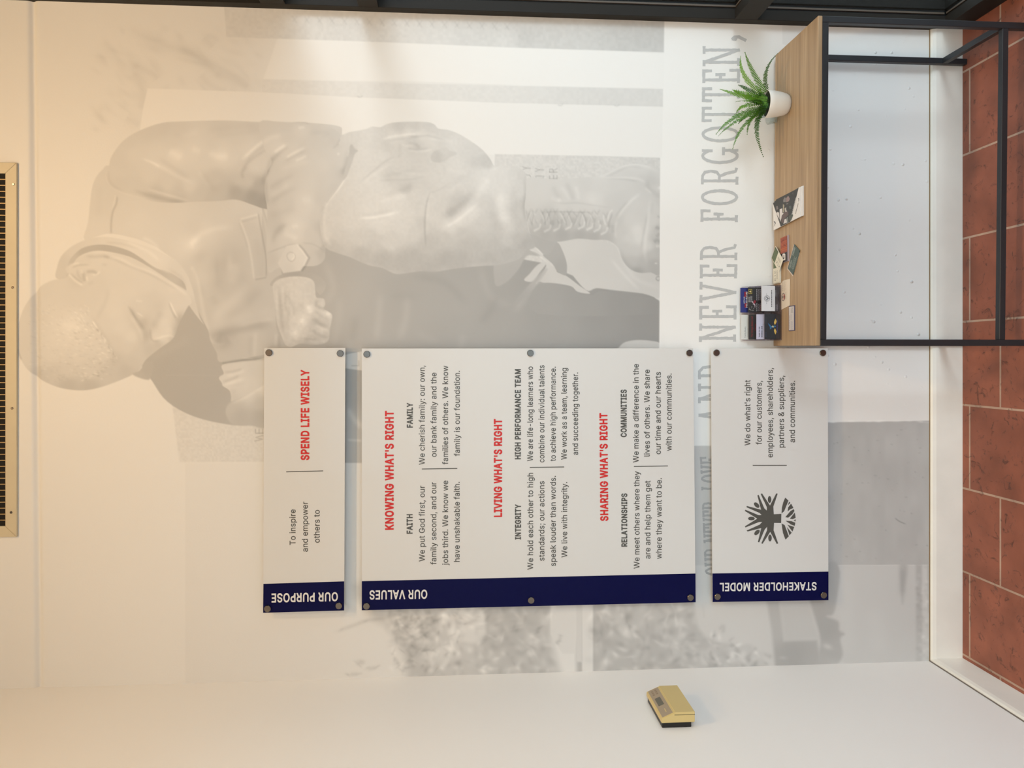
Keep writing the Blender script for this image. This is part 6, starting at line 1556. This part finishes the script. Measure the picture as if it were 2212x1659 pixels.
bm = bmesh.new()
p0, p1, pc = at_z(*cb(885, 1020), zt), at_z(*cb(1020, 470), zt), at_z(*cb(835, 1030), zt)
write(bm, 'ELECTRONICS', p0, p1, pc - p0, 0.011, 0.012, 0, lift=(0, 0, 0.0011))
for v in bm.verts:
    v.co -= o.location
obj('cover_lettering', bm, ink(224, 222, 220), o)['label'] = 'white slanted ELECTRONICS lettering'

# ------------------------------------------------------------------ clear tiered card holder
hold = thing('card_holder', 'clear acrylic tiered card holder at the end of the table', 'card holder', (0.158, -0.045, TZ))
bm = bmesh.new()
X0, X1 = -0.096, 0.094
TY = (0.030, 0.014, -0.002, -0.018)            # local Y of the four tiers, back to front
TZs = (0.0715, 0.0505, 0.0300, 0.0020)
box(bm, (X0, -0.026, 0.0003), (X1, 0.036, 0.002))
for k, (ty, tz) in enumerate(zip(TY, TZs)):
    box(bm, (X0, ty + 0.0055, 0.002), (X1, ty + 0.0072, tz + 0.046))           # plate behind the cards
    if k < 3:
        box(bm, (X0, ty - 0.0085, tz - 0.0016), (X1, ty + 0.0055, tz))         # ledge
box(bm, (X0, -0.0262, 0.002), (X1, -0.0245, 0.021))                            # front lip
for xx in (X0, -0.0018, X1 - 0.0016):
    slab(bm, [(xx, 0.036, 0.002), (xx, -0.0245, 0.002), (xx, -0.0245, 0.030), (xx, -0.006, 0.052), (xx, 0.010, 0.074), (xx, 0.026, 0.100), (xx, 0.036, 0.112)], (0.0016, 0, 0))
obj('tray', bm, glass_mat('clear_acrylic', (0.90, 0.89, 0.92, 1), rough=0.04), hold)
def stand(label, col, tier, top, paper, prints, thick=0.002, dx=0.0, dy=0.0, h=0.0505, bottom=None):
    xc = hold.location.x + (0.0462 if col else -0.0485) + dx
    y = hold.location.y + TY[tier] + 0.004 + dy
    zb = TZ + (TZs[tier] + 0.0004 if bottom is None else bottom)
    hh = top - zb
    return card('business_card', label, (xc, y, zb + hh / 2), (1, 0, 0), (0, 0, 1), 0.0865, hh, thick, paper, prints, group='business cards in the clear holder')
RED, BLU = (150, 30, 44), (44, 52, 118)
stand('navy campaign card with white capital lettering, back right slot of the holder', 1, 0, 0.8165, (40, 46, 104),
      [('rect', 0, .62, 1, 1, BLU), ('rect', .2, .56, .38, .72, RED), ('rect', .62, .58, .84, .74, RED), ('text', 'ARTHUR', .36, .64, .70, .09, (210, 206, 206), .02), ('text', 'HUDSON', .2, .84, .48, .16, (216, 212, 210), .03)])
star = []
for i in range(10):
    a, r = math.pi / 2 + i * math.pi / 5, (.105 if i % 2 == 0 else .045)
    star.append((.835 + r * math.cos(a) * .59, .845 + r * math.sin(a)))
fl = [('poly', [(.16, .52), (.30, .50), (.46, .70), (.40, .72), (.28, .56)], (196, 180, 186)), ('poly', [(.38, .66), (.50, .56), (.44, .44), (.34, .54)], (138, 40, 50)), ('rect', .74, .72, .93, .97, (176, 160, 82)), ('rect', .76, .745, .91, .95, (30, 28, 26)), ('poly', star, (222, 200, 130))]
rr = random.Random(8)
fl += [('rect', x, y, x + .022, y + .03, (208, 206, 206)) for x, y in [(rr.uniform(.05, .3), rr.uniform(.56, .92)) for _ in range(13)]]
fl += [('lines', .40, .92, .62, .86, .035, (206, 204, 204)), ('lines', .40, .80, .66, .68, .03, (190, 188, 190)), ('lines', .48, .40, .95, .10, .028, (186, 184, 184)), ('lines', .04, .40, .36, .10, .028, (176, 174, 176)), ('lines', .05, .16, .3, .1, .03, (170, 60, 56))]
stand('black card with a gold star and flag, second slot down in the holder', 1, 1, 0.7958, (48, 46, 46), fl)
stand('dark grey card with white print behind the front lip, right side of the holder', 1, 3, 0.742, (66, 64, 66), [('lines', .05, .34, .30, .10, .04, (176, 174, 174)), ('lines', .62, .36, .86, .2, .04, (186, 184, 184))], dy=0.003, thick=0.0012)
TRW = (210, 210, 214)
tr = [('ring', (.5, .60), .205, .222, (58, 58, 64)), ('rect', .492, .40, .508, .56, (58, 58, 64))]
for a in range(0, 360, 26):
    r = math.radians(a)
    for q in (.08, .15):
        cx, cy = .5 + q * math.cos(r) * .59, .63 + q * math.sin(r)
        tr.append(('rect', cx - .009, cy - .014, cx + .009, cy + .014, (110, 110, 118)))
tr += [('poly', [(.5, .50), (.42, .66), (.43, .68), (.5, .56), (.57, .68), (.58, .66)], (58, 58, 64)), ('lines', .28, .63, .37, .60, .03, (150, 150, 156)), ('lines', .64, .63, .73, .60, .03, (150, 150, 156)), ('text', 'Bright Country & Lands LLC', .16, .84, .24, .09, (86, 86, 94)), ('lines', .14, .14, .86, .13, .015, (150, 150, 158))]
tr = [q for q in tr if not (q[0] == 'text' and q[1].startswith('Bright'))] + [('lines', .16, .24, .84, .2, .05, (96, 96, 104))]
stand('white card with a round tree emblem, propped at the front of the holder', 1, 3, 0.7625, TRW, tr, thick=0.004, dy=-0.0078 + 0.0045, bottom=0.0225, dx=0.002)
stand('plain white name card, back left slot of the card holder', 0, 0, 0.8145, (216, 215, 208), [('text', 'Family Realty', .08, .52, .66, .10, (96, 96, 96)), ('lines', .1, .5, .46, .46, .03, (190, 190, 186))])
stand('black card with dark red lettering, second slot down in the holder', 0, 1, 0.7935, (52, 48, 46), [('text', 'The Vintage Bakery and', .10, .92, .70, .13, (150, 36, 42)), ('text', 'Catering', .34, .62, .46, .12, (130, 34, 40))])
stand('lilac card with bold black lettering, third slot down on the left of the holder', 0, 2, 0.7725, (196, 192, 210), [('text', 'THANK YOU FOR', .08, .50, .74, .09, (56, 54, 64), .03), ('text', 'BUSINESS & MORE', .08, .54, .56, .09, (56, 54, 64), .03), ('lines', .1, .40, .4, .3, .025, (150, 148, 160)), ('poly', [(.60, .3), (.61, .3), (.61, .62), (.60, .62)], (170, 166, 182))])
yw = (214, 180, 90)
stand('black card with a blue swirl and yellow wings, front left slot of the card holder', 0, 3, 0.7505, (38, 40, 46),
      [('poly', [(.38, .66), (.46, .50), (.52, .40), (.50, .54), (.56, .62), (.64, .80), (.55, .72), (.48, .66)], (40, 96, 140)), ('poly', [(.45, .44), (.50, .40), (.55, .46), (.51, .56)], (178, 176, 150)), ('poly', [(.46, .40), (.49, .28), (.53, .28), (.55, .40)], (46, 110, 156)),
       ('poly', [(.18, .30), (.30, .22), (.44, .34), (.34, .40), (.26, .36)], yw), ('poly', [(.82, .30), (.70, .20), (.57, .34), (.66, .40), (.74, .36)], yw), ('lines', .26, .17, .76, .15, .04, (58, 72, 150)), ('lines', .08, .9, .3, .88, .02, (70, 80, 110)), ('lines', .62, .9, .88, .88, .02, (80, 84, 96))], dy=-0.001)
